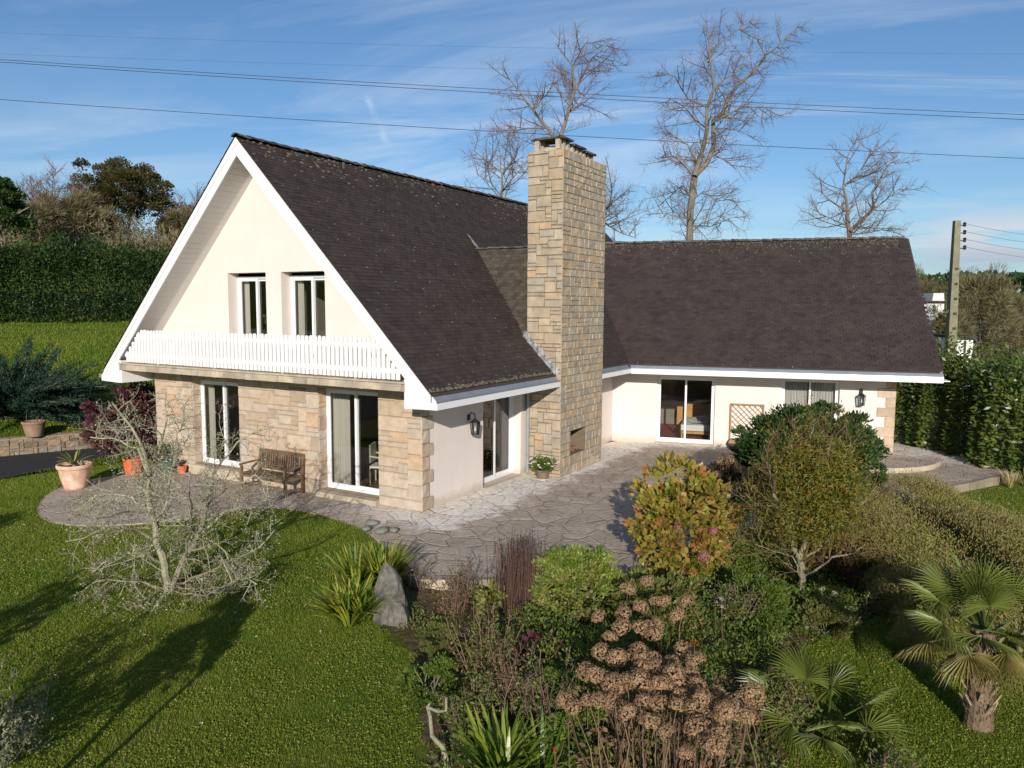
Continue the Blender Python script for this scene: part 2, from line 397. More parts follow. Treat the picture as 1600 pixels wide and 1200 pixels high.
LM['olive'] = leafmat('grey_green_leaf', even((.09, .10, .05), (.15, .16, .09), (.22, .22, .13)), .55, .25)
LM['drygrass'] = leafmat('straw_leaf', even((.38, .30, .12), (.5, .40, .2), (.25, .25, .06)), .7, .3)
LM['red'] = leafmat('red_flower', even((.55, .06, .02), (.7, .15, .05)), .6, .3)
LM['yellow'] = leafmat('yellow_leaf', even((.12, .15, .03), (.28, .27, .06)), .5, .3)


# ------------------------------------------------------------------ masonry and roofing generators
def frame(base, o, u, v, n):
    A = Matrix.Identity(4)
    for i in range(3): A[i][0] = u[i]; A[i][1] = v[i]; A[i][2] = n[i]; A[i][3] = o[i]
    return base @ A


def rects(u0, u1, v0, v1, holes):
    us = sorted({u0, u1, *[h[0] for h in holes], *[h[1] for h in holes]}); us = [u for u in us if u0 <= u <= u1]
    out = []
    for a, b in zip(us[:-1], us[1:]):
        hs_ = sorted([(h[2], h[3]) for h in holes if h[0] <= a + 1e-6 and h[1] >= b - 1e-6]); z = v0
        for h0, h1 in hs_:
            if h0 > z + 1e-6: out.append((a, b, z, h0))
            z = max(z, h1)
        if z < v1 - 1e-6: out.append((a, b, z, v1))
    return out


def wall(mb, F, u0, u1, v0, v1, holes=(), th=.3, m=0):
    for a, b, c, d in rects(u0, u1, v0, v1, holes): mb.box(a, b, c, d, -th, 0, M=F, mat=m)


def block(mb, F, a, b, c, d, dep, rough, tint, m=0, gap=.006):
    """one dressed stone: bevelled edges and a slightly uneven face"""
    a += gap; b -= gap; c += gap; d -= gap
    nu = 3 if b - a < .3 else 4; nv = 3
    i = .012
    us = np.concatenate([[a], np.linspace(a + i, b - i, nu), [b]]); vs = np.concatenate([[c], np.linspace(c + i, d - i, nv), [d]])
    U, V = np.meshgrid(us, vs); Z = np.full(U.shape, dep) + rng.normal(0, rough, U.shape)
    Z[0] = Z[-1] = Z[:, 0] = Z[:, -1] = 0.0
    U = U + rng.normal(0, .003, U.shape); V = V + rng.normal(0, .003, V.shape)
    P = np.stack([U, V, Z], -1).reshape(-1, 3); w_ = len(us)
    Fc = [(r * w_ + k, r * w_ + k + 1, (r + 1) * w_ + k + 1, (r + 1) * w_ + k) for r in range(len(vs) - 1) for k in range(w_ - 1)]
    mb.add(P, Fc, tint, m, M=F)


def ashlar(mb, F, u0, u1, v0, v1, holes=(), cu=.13, cv=.11, W=(2, 5), Hh=(1, 3), dep=.022, rough=.003, m=0):
    for a, b, c, d in rects(u0, u1, v0, v1, holes):
        nu = max(1, round((b - a) / cu)); nv = max(1, round((d - c) / cv)); du = (b - a) / nu; dv = (d - c) / nv
        free = np.ones((nv, nu), bool)
        for r in range(nv):
            for k in range(nu):
                if not free[r, k]: continue
                ww = rng.integers(W[0], W[1] + 1); hh = rng.integers(Hh[0], Hh[1] + 1)
                hh = min(hh, nv - r)
                x = 0
                while x < ww and k + x < nu and free[r, k + x]: x += 1
                ww = x
                rem = 0
                while k + ww + rem < nu and free[r, k + ww + rem] and rem < 2: rem += 1
                if rem == 1 and ww < W[1] + 1: ww += 1
                while hh > 1 and not free[r:r + hh, k:k + ww].all(): hh -= 1
                free[r:r + hh, k:k + ww] = False
                block(mb, F, a + k * du, a + (k + ww) * du, c + r * dv, c + (r + hh) * dv, dep * rng.uniform(.7, 1.3), rough, rng.random(), m)


def courses(mb, F, u0, u1, v0, v1, holes, h0, h1, w0, w1, dep=.015, rough=.004, m=0):
    """coursed stone: every course its own height, every stone its own width"""
    for a, b, c, d in rects(u0, u1, v0, v1, holes):
        v = c
        while v < d - .02:
            h = rng.uniform(h0, h1)
            if d - (v + h) < h0 * .8: h = d - v
            u = a
            while u < b - .02:
                w_ = rng.uniform(w0, w1)
                if b - (u + w_) < w0 * .8: w_ = b - u
                if h > .22 and rng.random() < .18:
                    k = h * rng.uniform(.4, .6); block(mb, F, u, u + w_, v, v + k, dep * rng.uniform(.7, 1.3), rough, rng.random(), m, .0045); block(mb, F, u, u + w_, v + k, v + h, dep * rng.uniform(.7, 1.3), rough, rng.random(), m, .0045)
                else: block(mb, F, u, u + w_, v, v + h, dep * rng.uniform(.7, 1.3), rough, rng.random(), m, .0045)
                u += w_
            v += h


def slates(mb, F, u0, u1, vlen, inside=None, su=.20, sv=.115, m=0, skew=0.0):
    nr = int(vlen / sv); nc = int((u1 - u0) / su) + 2
    R, K = np.meshgrid(np.arange(nr), np.arange(nc), indexing='ij')
    wj = rng.normal(0, .006, R.shape)
    U0 = u0 + (K - 1 + .5 * (R % 2)) * su + wj + .09 * rng.random((nr, 1)) * su; V0 = R * sv + rng.normal(0, .004, R.shape)
    U1 = U0 + su - .006
    lo = .011 + rng.random(R.shape) * .005 + (rng.random(R.shape) < .02) * .007
    U0 = np.clip(U0, u0, u1 - .001); U1 = np.clip(U1, u0 + .001, u1)
    ok = U1 - U0 > .02
    if inside is not None: ok &= inside((U0 + U1) / 2, V0 + sv / 2)
    U0, U1, V0, lo, Rr = U0[ok], U1[ok], V0[ok], lo[ok], R[ok]
    V1 = V0 + sv * 1.25; z = np.full(U0.shape, .004); Z0 = np.zeros(U0.shape)
    P = np.stack([np.stack([U0, V0, Z0], -1), np.stack([U1, V0, Z0], -1), np.stack([U0, V0, lo], -1), np.stack([U1, V0, lo + rng.normal(0, .0015, lo.shape)], -1),
                  np.stack([U1, V1, z], -1), np.stack([U0, V1, z], -1)], 1)
    b = np.arange(len(U0))[:, None] * 6
    Fc = np.concatenate([b + np.array([[0, 1, 3, 2]]), b + np.array([[2, 3, 4, 5]])])
    rowt = rng.normal(0, .09, nr + 1)[Rr]
    t = np.clip(rng.random(len(U0)) ** 1.3 * .9 + rowt, 0, 1)
    mb.add(P.reshape(-1, 3), Fc, np.concatenate([t, t]), m, M=F)


def wavy(mb, F, u0, u1, v0, v1, n0, folds, amp=.035, tintstripes=False, m=0):
    k = int(folds * 8); u = np.linspace(u0, u1, k + 1); ph = rng.random() * 6
    z0 = n0 + amp * np.sin(np.linspace(0, folds * 2 * pi, k + 1) + ph) + rng.normal(0, amp * .15, k + 1)
    P = np.concatenate([np.stack([u, np.full(k + 1, v0), z0 * 1.0], -1), np.stack([u, np.full(k + 1, v1), n0 + (z0 - n0) * .7], -1)])
    i = np.arange(k)
    t = (np.arange(k) // 2 % 4) / 3.0 if tintstripes else .5
    mb.add(P, np.stack([i, i + 1, i + k + 2, i + k + 1], -1), t, m, M=F)


def window(parent, F, u0, u1, v0, v1, n0, sash=(0, 1), fw=.055, name='window', label=None):
    """two-leaf sliding window: outer frame, two sashes in two tracks, and a glass pane in each"""
    mb = MB(F)
    mb.box(u0, u0 + fw, v0, v1, n0 - .1, n0); mb.box(u1 - fw, u1, v0, v1, n0 - .1, n0)
    mb.box(u0 + fw, u1 - fw, v1 - fw, v1, n0 - .1, n0 - .001); mb.box(u0 + fw, u1 - fw, v0, v0 + fw, n0 - .1, n0 - .001)
    a, b = u0 + fw, u1 - fw; mid = (a + b) / 2; sf = .06
    pn = []
    for k, (x0, x1) in enumerate(((a, mid + .03), (mid - .03, b))):
        z = n0 - .012 - .045 * sash[k]
        c0, c1 = v0 + fw, v1 - fw
        mb.box(x0, x0 + sf, c0, c1, z - .035, z); mb.box(x1 - sf, x1, c0, c1, z - .035, z)
        mb.box(x0 + sf, x1 - sf, c0, c0 + sf * 1.3, z - .035, z - .002); mb.box(x0 + sf, x1 - sf, c1 - sf, c1, z - .035, z - .002)
        pn.append((x0 + sf, x1 - sf, c0 + sf * 1.3, c1 - sf, z - .018))
    o = mb.build(name, M['pvc'], parent)
    if label: o['label'] = label
    for (x0, x1, c0, c1, z) in pn:
        g = MB(F); g.add([(x0, c0, z), (x1, c0, z), (x1, c1, z), (x0, c1, z)], [(0, 1, 2, 3)]); g.build('pane', M['glass'], o)
    return o


# ------------------------------------------------------------------ THE HOUSE
house = thing('house', 'cream rendered and stone house with steep dark slate gable, balcony and low wing', 'house', (CX, CY, 0), pi / 2 - AZ)
GF = frame(HM, (0, 0, 0), (0, -1, 0), (0, 0, 1), (-1, 0, 0))          # gable: u = -b
SF = frame(HM, (0, 0, 0), (1, 0, 0), (0, 0, 1), (0, -1, 0))           # side wall: u = a
WF = frame(WM, (0, 1.2, 0), (1, 0, 0), (0, 0, 1), (0, -1, 0))         # wing front wall: u = s
GH = [(-7.56, -5.76, .26, 2.52), (-3.02, -1.20, .12, 2.56)]
SH = [(2.49, 4.35, .03, 2.34)]
WH = [(.69, 2.55, .05, 2.24), (4.56, 6.26, .05, 2.30)]

mb = MB()
wall(mb, GF, -GW, 0, 0, 2.74, GH, .3)
for h in GH: pass
gable_core = mb.build('gable_wall', M['mortar'], house)
mb = MB()
ashlar(mb, GF, -GW, .03, 0, 2.74, GH, cu=.13, cv=.115, W=(2, 6), Hh=(1, 3), dep=.020, rough=.002)
for bb in (7.56, 3.02):                                                # stone reveals facing the sun side
    ashlar(mb, frame(HM, (0, bb, 0), (1, 0, 0), (0, 0, 1), (0, -1, 0)), .0, .28, .26 if bb > 5 else .12, 2.52, cu=.14, W=(1, 2), dep=.012)
mb.build('stone_facing', M['stone'], house)
mb = MB(); mq = MB()
for i in range(9):                                                     # quoins on the corner of the side wall and the wing end
    z0 = i * .3; L_ = .46 if i % 2 == 0 else .30
    if z0 + .3 > 2.45: break
    block(mb, SF, -.03, L_ - .05, z0, z0 + .3, .030, .006, rng.random(), gap=.008)
    L2 = .50 if i % 2 == 0 else .27
    block(mq, WF, 7.82 - L2, 7.84, z0, z0 + .3, .03, .003, rng.random(), gap=.004)
mb.build('quoins', M['stone'], house); mq.build('quoins', M['stone'], house)
for bx, F_ in (((-7.60, -5.72, -.0, .25, .003, .09), GF), ((-3.06, -1.16, 0, .115, .003, .16), GF), ((2.50, 4.34, 0, .028, -.26, .04), SF), ((.66, 2.58, 0, .045, .003, .06), WF)):
    mb = MB(F_); mb.box(*bx, tint=.8); mb.build('door_sill', M['concrete'], house)

mb = MB()                                                              # rendered walls
wall(mb, SF, .30, 10.9, 0, 2.44, SH, .3)
wall(mb, WF, -1.35, 7.8, 0, 2.44, WH, .3)
mb.box(7.5, 7.8, 1.5, 11.0, 0, 2.44, M=WM)                             # wing end wall
mb.box(-.9, 7.8, 10.7, 11.0, 0, 2.44, M=WM)
mb.box(0.3, 18.2, GW - .3, GW - .001, 0, 2.9, M=HM); mb.box(17.9, 18.2, 0.1, GW - .3, 0, 2.9, M=HM)
mb.box(10.9, 18.2, 0, .3, 0, 2.44, M=HM)
# triangular gable wall above the balcony, with two tall openings
UPH = [(2.74, 4.15, 5.28), (4.67, 6.03, 5.28)]


def roofz(b): return ZR - SM * abs(b - GW / 2) - .30


cuts = sorted([0.0, 2.74, 4.15, 4.67, 6.03, GW])
for a, b in zip(cuts[:-1], cuts[1:]):
    h = next((h for h in UPH if abs(h[0] - a) < 1e-6), None); z0 = h[2] if h else 2.94
    P = [(0, a, z0), (0, b, z0), (0, b, roofz(b))]
    if a < GW / 2 < b: P.append((0, GW / 2, roofz(GW / 2)))
    P.append((0, a, roofz(a)))
    mb.M = HM; mb.prism(P, (.35, 0, 0))
P = [(17.9, 0, 2.6), (17.9, GW, 2.6), (17.9, GW, roofz(GW)), (17.9, GW / 2, roofz(GW / 2)), (17.9, 0, roofz(0))]
mb.prism(P, (.3, 0, 0))
mb.M = WM; mb.prism([(7.5, .3, 2.45), (7.5, 11.6, 2.45), (7.5, 5.9, 6.6)], (.3, 0, 0))
mb.build('rendered_wall', M['render'], house)

# interior shells: floors, ceilings, partitions
mb = MB(HM)
mb.box(.3, 17.9, .3, GW - .3, .02, .04, mat=1)
mb.box(.35, 17.9, .3, GW - .3, 2.60, 2.90, mat=0)
mb.box(6.5, 6.6, .3, GW - .3, .04, 2.6, mat=0)
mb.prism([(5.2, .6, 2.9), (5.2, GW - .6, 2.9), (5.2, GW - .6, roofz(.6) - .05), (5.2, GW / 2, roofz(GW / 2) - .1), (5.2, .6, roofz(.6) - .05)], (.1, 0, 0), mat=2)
mb.box(.36, 5.2, 4.38, 4.44, 2.9, 7.2, mat=0)
mb.box(.36, 5.2, .8, .84, 2.9, 4.3, mat=0)
mb.M = WM
mb.box(-.5, 7.5, 1.5, 10.7, .02, .04, mat=3); mb.box(-1.0, 7.5, 1.5, 10.7, 2.44, 2.48, mat=0)
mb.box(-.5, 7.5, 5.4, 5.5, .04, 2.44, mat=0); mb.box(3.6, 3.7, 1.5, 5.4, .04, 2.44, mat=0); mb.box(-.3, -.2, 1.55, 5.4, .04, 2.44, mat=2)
mb.build('interior_shell', [M['inner'], M['parquet'], M['innerdark'], M['redcarpet']], house)

# chimney
ch = MB(HM)
A0, A1, B0 = 4.60, 7.28, -1.04
NI = (5.22, 6.20, .50, 1.16)
for a, b, c, d in rects(A0, A1, 0, 8.44, [NI]): ch.box(a, b, B0, -.04, c, d, mat=1)
ch.box(NI[0], NI[1], B0 + .62, -.04, NI[2], NI[3], mat=2)
CF = frame(HM, (0, B0, 0), (1, 0, 0), (0, 0, 1), (0, -1, 0))
for (u0_, u1_, v0_, v1_) in ((A0 - .02, A1 + .02, 0, NI[2]), (A0 - .02, NI[0], NI[2], NI[3]), (NI[1], A1 + .02, NI[2], NI[3]), (A0 - .02, A1 + .02, NI[3], 8.47)):
    courses(ch, CF, u0_, u1_, v0_, v1_, [], .13, .26, .18, .52, dep=.014, rough=.0035)
CL = frame(HM, (A0, 0, 0), (0, -1, 0), (0, 0, 1), (-1, 0, 0))
ashlar(ch, CL, .03, -B0 + .025, 0, 8.47, [], cu=.085, cv=.095, W=(2, 6), Hh=(1, 3), dep=.022, rough=.0025)
CRr = frame(HM, (A1, 0, 0), (0, 1, 0), (0, 0, 1), (1, 0, 0))
ashlar(ch, CRr, B0 - .02, -.04, 0, 8.47, [], cu=.15, cv=.15, W=(2, 4), Hh=(1, 3), dep=.022)
CB = frame(HM, (0, -.04, 0), (-1, 0, 0), (0, 0, 1), (0, 1, 0))
ashlar(ch, CB, -A1, -A0, 4, 8.47, [], cu=.2, cv=.2, W=(2, 4), Hh=(1, 3), dep=.02)
CT = frame(HM, (0, 0, 8.44), (1, 0, 0), (0, 1, 0), (0, 0, 1))
ashlar(ch, CT, A0, A1, B0, -.04, [], cu=.2, cv=.2, W=(2, 4), Hh=(1, 2), dep=.03)
chim = ch.build('chimney', [M['chimstone'], M['darkmortar'], M['brick']], house)
cp = MB(HM)                                                            # cowls: flat slabs on stubs over mortar flaunching
for (a, l, z, hgt) in ((4.96, .66, 8.49, .17), (5.72, .72, 8.49, .10), (6.42, .62, 8.49, .05)):
    cp.lathe([(.40, -.04), (.37, .04), (.28, .09), (.0, .10)], (a, -.54, z - .02), 10, .3, 0, .05)
    for da in (-.24, 0, .24):
        for db in (-.30, .30): cp.box(a + da - .055, a + da + .055, -.54 + db - .06, -.54 + db + .06, z, z + hgt + .09, .3, 0)
    c = np.array([a, -.48, z + hgt + .11])
    cp.box(a - l / 2, a + l / 2, -.54 - .46, -.54 + .46, z + hgt + .09, z + hgt + .14, .1, 1)
cp.build('chimney_cowl', [M['concrete'], M['mossridge']], chim)
fw_ = MB(HM)
for i in range(4): fw_.tube([(5.35 + i * .2, B0 + .15, .55 + .03 * (i % 2)), (5.42 + i * .2, B0 + .5, .57)], .05, 8, .5, 0, cap=True)
fw_.box(5.55, 6.15, B0 + .55, B0 + .60, .52, .78)
fw_.build('hearth_bricks', M['brick'], chim)

# balcony: slab with stone edge, picket railing
bl = MB(GF)
bl.box(-9.33, .20, 2.74, 2.90, 0.001, OV - .03, tint=.3)
x = -9.36
while x < .23:
    l = min(rng.uniform(.28, .62), .235 - x)
    block(bl, frame(HM, (-OV + .03, 0, 0), (0, -1, 0), (0, 0, 1), (-1, 0, 0)), x, x + l, 2.735, 2.905, .03, .004, rng.random(), gap=.004); x += l
bl.box(-9.36, .235, 2.906, 2.94, .02, OV + .02, tint=.55)
bl.build('balcony_slab', M['concrete'], house)
pk = MB(HM)


def innerz(b): return ZR - SM * abs(b - GW / 2) - .40


b = -.14
while b < GW + .16:
    zt = min(3.83, innerz(b) - .05)
    if zt > 3.15:
        z0 = 2.97; w2 = .049; j = rng.normal(0, .004)
        P = [(-.80, b - w2, z0), (-.80, b + w2, z0 + j), (-.80, b + w2, zt - .035), (-.80, b + w2 * .6, zt - .008 + j), (-.80, b, zt + j), (-.80, b - w2 * .6, zt - .008 + j), (-.80, b - w2, zt - .035)]
        pk.prism(P, (.02, 0, 0))
    b += .128
pk.box(-.779, -.735, -.1, GW + .1, 3.10, 3.20); pk.box(-.779, -.735, .42, GW - .42, 3.62, 3.71)
for bb in (1.2, 3.4, 5.7, 7.9): pk.box(-.734, -.66, bb - .035, bb + .035, 2.94, 3.74)
pk.build('balcony_railing', M['white'], house)

# barge boards (both rakes), boxed eaves, fascias
bg_ = MB(HM)
for sgn in (1, -1):
    def mir(P): return [(p[0], p[1] if sgn == 1 else GW - p[1], p[2]) for p in P]
    zi = ZE + (-.24 + EV) * SM - .40
    bg_.prism(mir([(-OV, -EV, 2.42), (-OV, -EV, 2.585), (-OV, GW / 2, ZR - .03), (-OV, GW / 2, ZR - .43), (-OV, -.24, zi), (-OV, -.24, 2.40)]), (.035, 0, 0))
    bg_.prism(mir([(-OV - .018, -EV + .12, 2.71), (-OV - .018, GW / 2, ZR - .032), (-OV - .018, GW / 2, ZR - .185), (-OV - .018, -EV + .12, 2.56)]), (.017, 0, 0))
bg_.build('barge_board', M['white'], house)
# white cladded underside of the roof overhang
sf_ = MB(HM)
for sgn in (1, -1):
    nb = 46
    for i in range(nb):                                               # narrow boards running out from the wall
        t0, t1 = i / nb, (i + 1) / nb
        b0 = -.80 + t0 * (GW / 2 + .80); b1 = -.80 + t1 * (GW / 2 + .80)
        z0, z1 = ZE + (b0 + EV) * SM - .30, ZE + (b1 + EV) * SM - .30
        f = (lambda b: b) if sgn == 1 else (lambda b: GW - b)
        e = .008
        sf_.prism([(-OV + .035, f(b0 + .006), z0 + .006), (-OV + .035, f(b1), z1), (-OV + .035, f(b1), z1 + .05), (-OV + .035, f(b0 + .006), z0 + .056)], (OV + .0, 0, 0))
    lo, hi = (-EV + .03, -.002) if sgn == 1 else (GW + .02, GW + EV - .03)
    sf_.box(.0, 9.5 if sgn == 1 else 17.8, lo, hi, 2.44, 2.465)
    sf_.box(-OV + .036, -.001, lo if sgn == 1 else GW + .245, -.245 if sgn == 1 else hi, 2.44, 2.465)
    c0, c1 = (-.24, -.20) if sgn == 1 else (GW + .20, GW + .24)
    sf_.box(-OV + .036, .0 if sgn == 1 else .4, c0, c1, 2.40, zi - .02)
sf_.box(0, 9.0, 0.02, 1.19, 2.44, 2.465, M=WM)
sf_.build('soffit', M['white'], house)
fa = MB(HM)
fa.box(-OV, 4.575, -EV - .035, -EV, 2.42, 2.555); fa.box(7.32, 9.56, -EV - .035, -EV, 2.42, 2.555)
fa.box(-OV, 18.4, GW + EV, GW + EV + .03, 2.42, 2.58)
fa.M = WM; fa.box(-.01, 8.82, -.035, 0, 2.40, 2.55)
fa.prism([(8.80, 0, 2.40), (8.80, 0, 2.56), (8.60, WR, ZR2 - .06), (8.80, 11.8, 2.56), (8.80, 11.8, 2.40), (8.60, WR, ZR2 - .30)], (.03, 0, 0))
fa.build('fascia', M['white'], house)
gu = MB(HM)
for a0, a1 in ((-OV + .02, 4.57), (7.32, 9.52)):
    for (p, q) in (((-EV - .034, 2.558), (-EV - .03, 2.585)), ((-EV - .03, 2.585), (-EV + .02, 2.575)), ((-EV + .02, 2.575), (-EV + .12, 2.70)), ((-EV + .12, 2.70), (-EV + .19, 2.80))):
        gu.add([(a0, *p), (a1, *p), (a1, *q), (a0, *q)], [(0, 1, 2, 3)])
    gu.tube([(a0, -EV - .033, 2.588), (a1, -EV - .033, 2.588)], .012, 6)
gu.M = WM
for (p, q) in (((-.034, 2.552), (-.03, 2.58)), ((-.03, 2.58), (.03, 2.575)), ((.03, 2.575), (.13, 2.69)), ((.13, 2.69), (.2, 2.76))):
    gu.add([(-.02, *p), (8.82, *p), (8.82, *q), (-.02, *q)], [(0, 1, 2, 3)])
gu.tube([(-.02, -.033, 2.583), (8.82, -.033, 2.583)], .012, 6)
gu.M = HM
gu.box(-OV, 18.4, GW + EV + .03, GW + EV + .14, 2.50, 2.60)
gu.build('gutter', M['zinc'], house)
dp = MB(HM); dp.tube([(4.53, -.12, 2.42), (4.53, -.12, .05)], .045, 12)
for z in (.5, 1.3, 2.1): dp.tube([(4.53, -.12, z), (4.53, -.12, z + .05)], .052, 12)
dp.build('downpipe', M['zinc'], house)

# roof deck
rd = MB(HM)
for sgn in (1, -1):
    f = (lambda b: b) if sgn == 1 else (lambda b: GW - b)
    rd.prism([(-OV + .0, f(-EV + .10), ZE + .10 * SM - .025), (-OV, f(GW / 2), ZR - .025), (-OV, f(GW / 2), ZR - .17), (-OV, f(-EV + .10), ZE + .10 * SM - .17)], (18.4 + OV + .6, 0, 0))
rd.M = WM
rd.prism([(-5.2, .10, ZE + .10 * SW - .02), (-5.2, WR, ZR2 - .02), (-5.2, WR, ZR2 - .15), (-5.2, .10, ZE + .1 * SW - .15)], (13.95, 0, 0))
rd.prism([(-5.2, 11.7, ZE + .10 * SW - .02), (-5.2, WR, ZR2 - .02), (-5.2, WR, ZR2 - .15), (-5.2, 11.7, ZE + .1 * SW - .15)], (13.95, 0, 0))
SS = (6.15 - 3.66) / 1.36
rd.M = HM
rd.prism([(4.45, -.03, 3.35), (5.96, -.03, 6.12), (7.47, -.03, 3.35)], (0, 2.6, 0))
rd.build('roof_deck', M['under'], house)
rf = MB()
nv = sqrt(1 + SM * SM); nw = sqrt(1 + SW * SW); ns = sqrt(1 + SS * SS)
E0 = .13
RF = frame(HM, (0, -EV + E0, ZE + E0 * SM), (1, 0, 0), (0, 1 / nv, SM / nv), (0, -SM / nv, 1 / nv))
Lm = (GW / 2 + EV - E0) * nv


def ins_main(u, v):
    b = -EV + E0 + v / nv
    ok = ~((u > 4.55) & (u < 7.33) & (b < .26))
    zc = ZE + (b + EV) * SM
    s_lim = zc < 3.66 + (2.49 - 2.49 * np.abs(u - 5.96) / 1.40) - .05
    return ok & ~((np.abs(u - 5.96) < 1.38) & (b > .2) & s_lim)


slates(rf, RF, -OV - .03, 19.0, Lm, ins_main)
RL = frame(HM, (0, GW + EV - E0, ZE + E0 * SM), (-1, 0, 0), (0, -1 / nv, SM / nv), (0, SM / nv, 1 / nv))
slates(rf, RL, -19.0, OV + .03, Lm, su=.3, sv=.22)
W1 = frame(WM, (0, E0, ZE + E0 * SW), (1, 0, 0), (0, 1 / nw, SW / nw), (0, -SW / nw, 1 / nw))


def ins_wing(u, v): return (u > -.56 * (v / nw + E0) - .35) & (u < 8.84 - .24 * v / nw / WR)


slates(rf, W1, -5.2, 8.84, (WR - E0) * nw, ins_wing)
W2 = frame(WM, (0, 2 * WR - E0, ZE + E0 * SW), (-1, 0, 0), (0, -1 / nw, SW / nw), (0, SW / nw, 1 / nw))
slates(rf, W2, -8.6, 4.0, (WR - E0) * nw, su=.3, sv=.22)
SFm = frame(HM, (4.60, 0, 3.66), (0, -1, 0), (1 / ns, 0, SS / ns), (-SS / ns, 0, 1 / ns))
rs = MB(); slates(rs, SFm, -2.6, .03, 1.36 * ns, lambda u, v: -u < v / ns / 1.36 * 2.55 + .12, su=.17, sv=.105)
SFr = frame(HM, (7.32, 0, 3.66), (0, 1, 0), (-1 / ns, 0, SS / ns), (SS / ns, 0, 1 / ns))
slates(rf, SFr, -.03, 2.6, 1.36 * ns, lambda u, v: u < v / ns / 1.36 * 2.55 + .12, su=.17, sv=.105)
roof = rf.build('roof', M['slate'], house)
M['mossyslate'] = mat('mossy_slate', (.05, .04, .04), .85, .15, tint=even((.045, .036, .028), (.065, .052, .040), (.09, .075, .06)), col2=(.080, .068, .052), scale=2.5, var=(5, .3), bump=(40, .5, .005))
rs.build('saddle_slates', M['mossyslate'], roof)['label'] = 'mossy slate slope left of the chimney'
rt = MB(HM)


def ridge(mbx, p, q, l=.36, r=.11):
    p = np.array(p); q = np.array(q); d = q - p; n = int(np.linalg.norm(d) / l); e = d / np.linalg.norm(d); sdv = np.cross(e, (0, 0, 1))
    for i in range(n):
        c = p + d * i / n; c2 = p + d * (i + 1.08) / n; h = rng.normal(0, .006); t = rng.random()
        V = []
        for k, cc in enumerate((c, c2)):
            rr = r * (1.0 + .12 * (1 - k))
            for an in (-1.25, -.6, 0, .6, 1.25): V.append(cc + sdv * sin(an) * rr * 1.15 + np.array([0, 0, 1]) * (rr * cos(an) - .055 + h + .012 * (1 - k)))
        mbx.add(V, [(j, j + 1, j + 6, j + 5) for j in range(4)] + [(0, 1, 2, 3), (1, 2, 3, 4)][:1], t)


ridge(rt, (-OV - .04, GW / 2, ZR), (19, GW / 2, ZR))
rt.build('ridge_tiles', M['mossridge'], roof)
rt = MB(HM); ridge(rt, (5.96, 2.45, 6.17), (5.96, .0, 6.17), r=.07); rt.build('ridge_tiles', M['mossridge'], roof)
rt = MB(WM); ridge(rt, (-4.5, WR, ZR2), (8.58, WR, ZR2)); rt.build('ridge_tiles', M['mossridge'], roof)
# moss and lichen tufts along the ridges
ms = MB(HM)
for i in range(900):
    a = rng.uniform(-OV, 18.5); t = rng.exponential(.26)
    if (np.sin(a * 1.3) + np.sin(a * .5 + 1)) * .5 < rng.uniform(-1, .8): continue
    b = GW / 2 - .05 - t; z = ZE + (b + EV) * SM; s_ = rng.uniform(.008, .024)
    ms.box(a - s_ * 1.5, a + s_ * 1.5, b - s_, b + s_, z, z + s_ * 1.5, rng.random())
ms.M = WM
for i in range(900):
    a = rng.uniform(-3, 8.4); t = rng.exponential(.25); b = WR - .05 - t
    if b < 1: continue
    z = ZE + b * SW; s_ = rng.uniform(.008, .02)
    ms.box(a - s_, a + s_, b - s_, b + s_, z, z + s_ * 1.3, rng.random())
M['moss'] = mat('roof_moss', (.1, .1, .06), .95, .05, tint=even((.07, .06, .045), (.19, .165, .13), (.10, .09, .055)))
ms.M = HM
for i in range(130):
    a = rng.uniform(-OV, 4.5); b = rng.uniform(-EV + .1, 4.2); z = ZE + (b + EV) * SM; s_ = rng.uniform(.006, .018)
    ms.box(a - s_, a + s_, b - s_, b + s_, z + .01, z + .03, rng.random())
for i in range(330):
    a = rng.uniform(-OV, 4.5); b = -EV + .13 + abs(rng.normal(0, .03)); z = ZE + (b + EV) * SM; s_ = rng.uniform(.008, .025)
    ms.box(a - s_, a + s_, b - s_, b + s_, z + .005, z + .03, rng.random())
mo = ms.build('moss', M['moss'], roof); mo['kind'] = 'stuff'
# lead flashings at the saddle and beside the chimney
fl = MB(HM)


def onroof(a, b, o=.03): return (a - 0, b - o * SM / nv, ZE + (b + EV) * SM + o / nv)


def strip(mbx, C_, W_, o=.03):
    V = []
    for (a, b), (wa, wb) in zip(C_, W_): V += [onroof(a - wa, b - wb, o), onroof(a + wa, b + wb, o)]
    mbx.add(V, [(2 * i, 2 * i + 1, 2 * i + 3, 2 * i + 2) for i in range(len(C_) - 1)])


strip(fl, [(5.99, 2.86), (5.985, 2.74), (5.95, 2.62), (5.93, 2.52), (5.94, 2.42)], [(.01, .0), (.05, .02), (.08, .03), (.09, .03), (.06, .03)], .07)
fl.build('flashing', M['lead'], roof); fl = MB(HM)
for i in range(9):
    b = -.92 + i * .105; zc = ZE + (b + EV) * SM
    fl.box(4.50 + rng.normal(0, .01), 4.575, b, b + .11, zc + .02, zc + .13 + .06, rng.random())
P = [(A0 - .03, -1.0, 2.68), (A0 - .03, -.02, 3.66), (A0 - .03, -.02, 3.84), (A0 - .03, -1.0, 2.82)]
fl.prism(P, (.012, 0, 0))
fl.prism([onroof(4.42, -.06, .04), onroof(4.60, -.1, .05), onroof(4.60, .1, .10), onroof(4.48, .06, .06)], (0, 0, .03))
fl.build('flashing', M['lead'], roof)

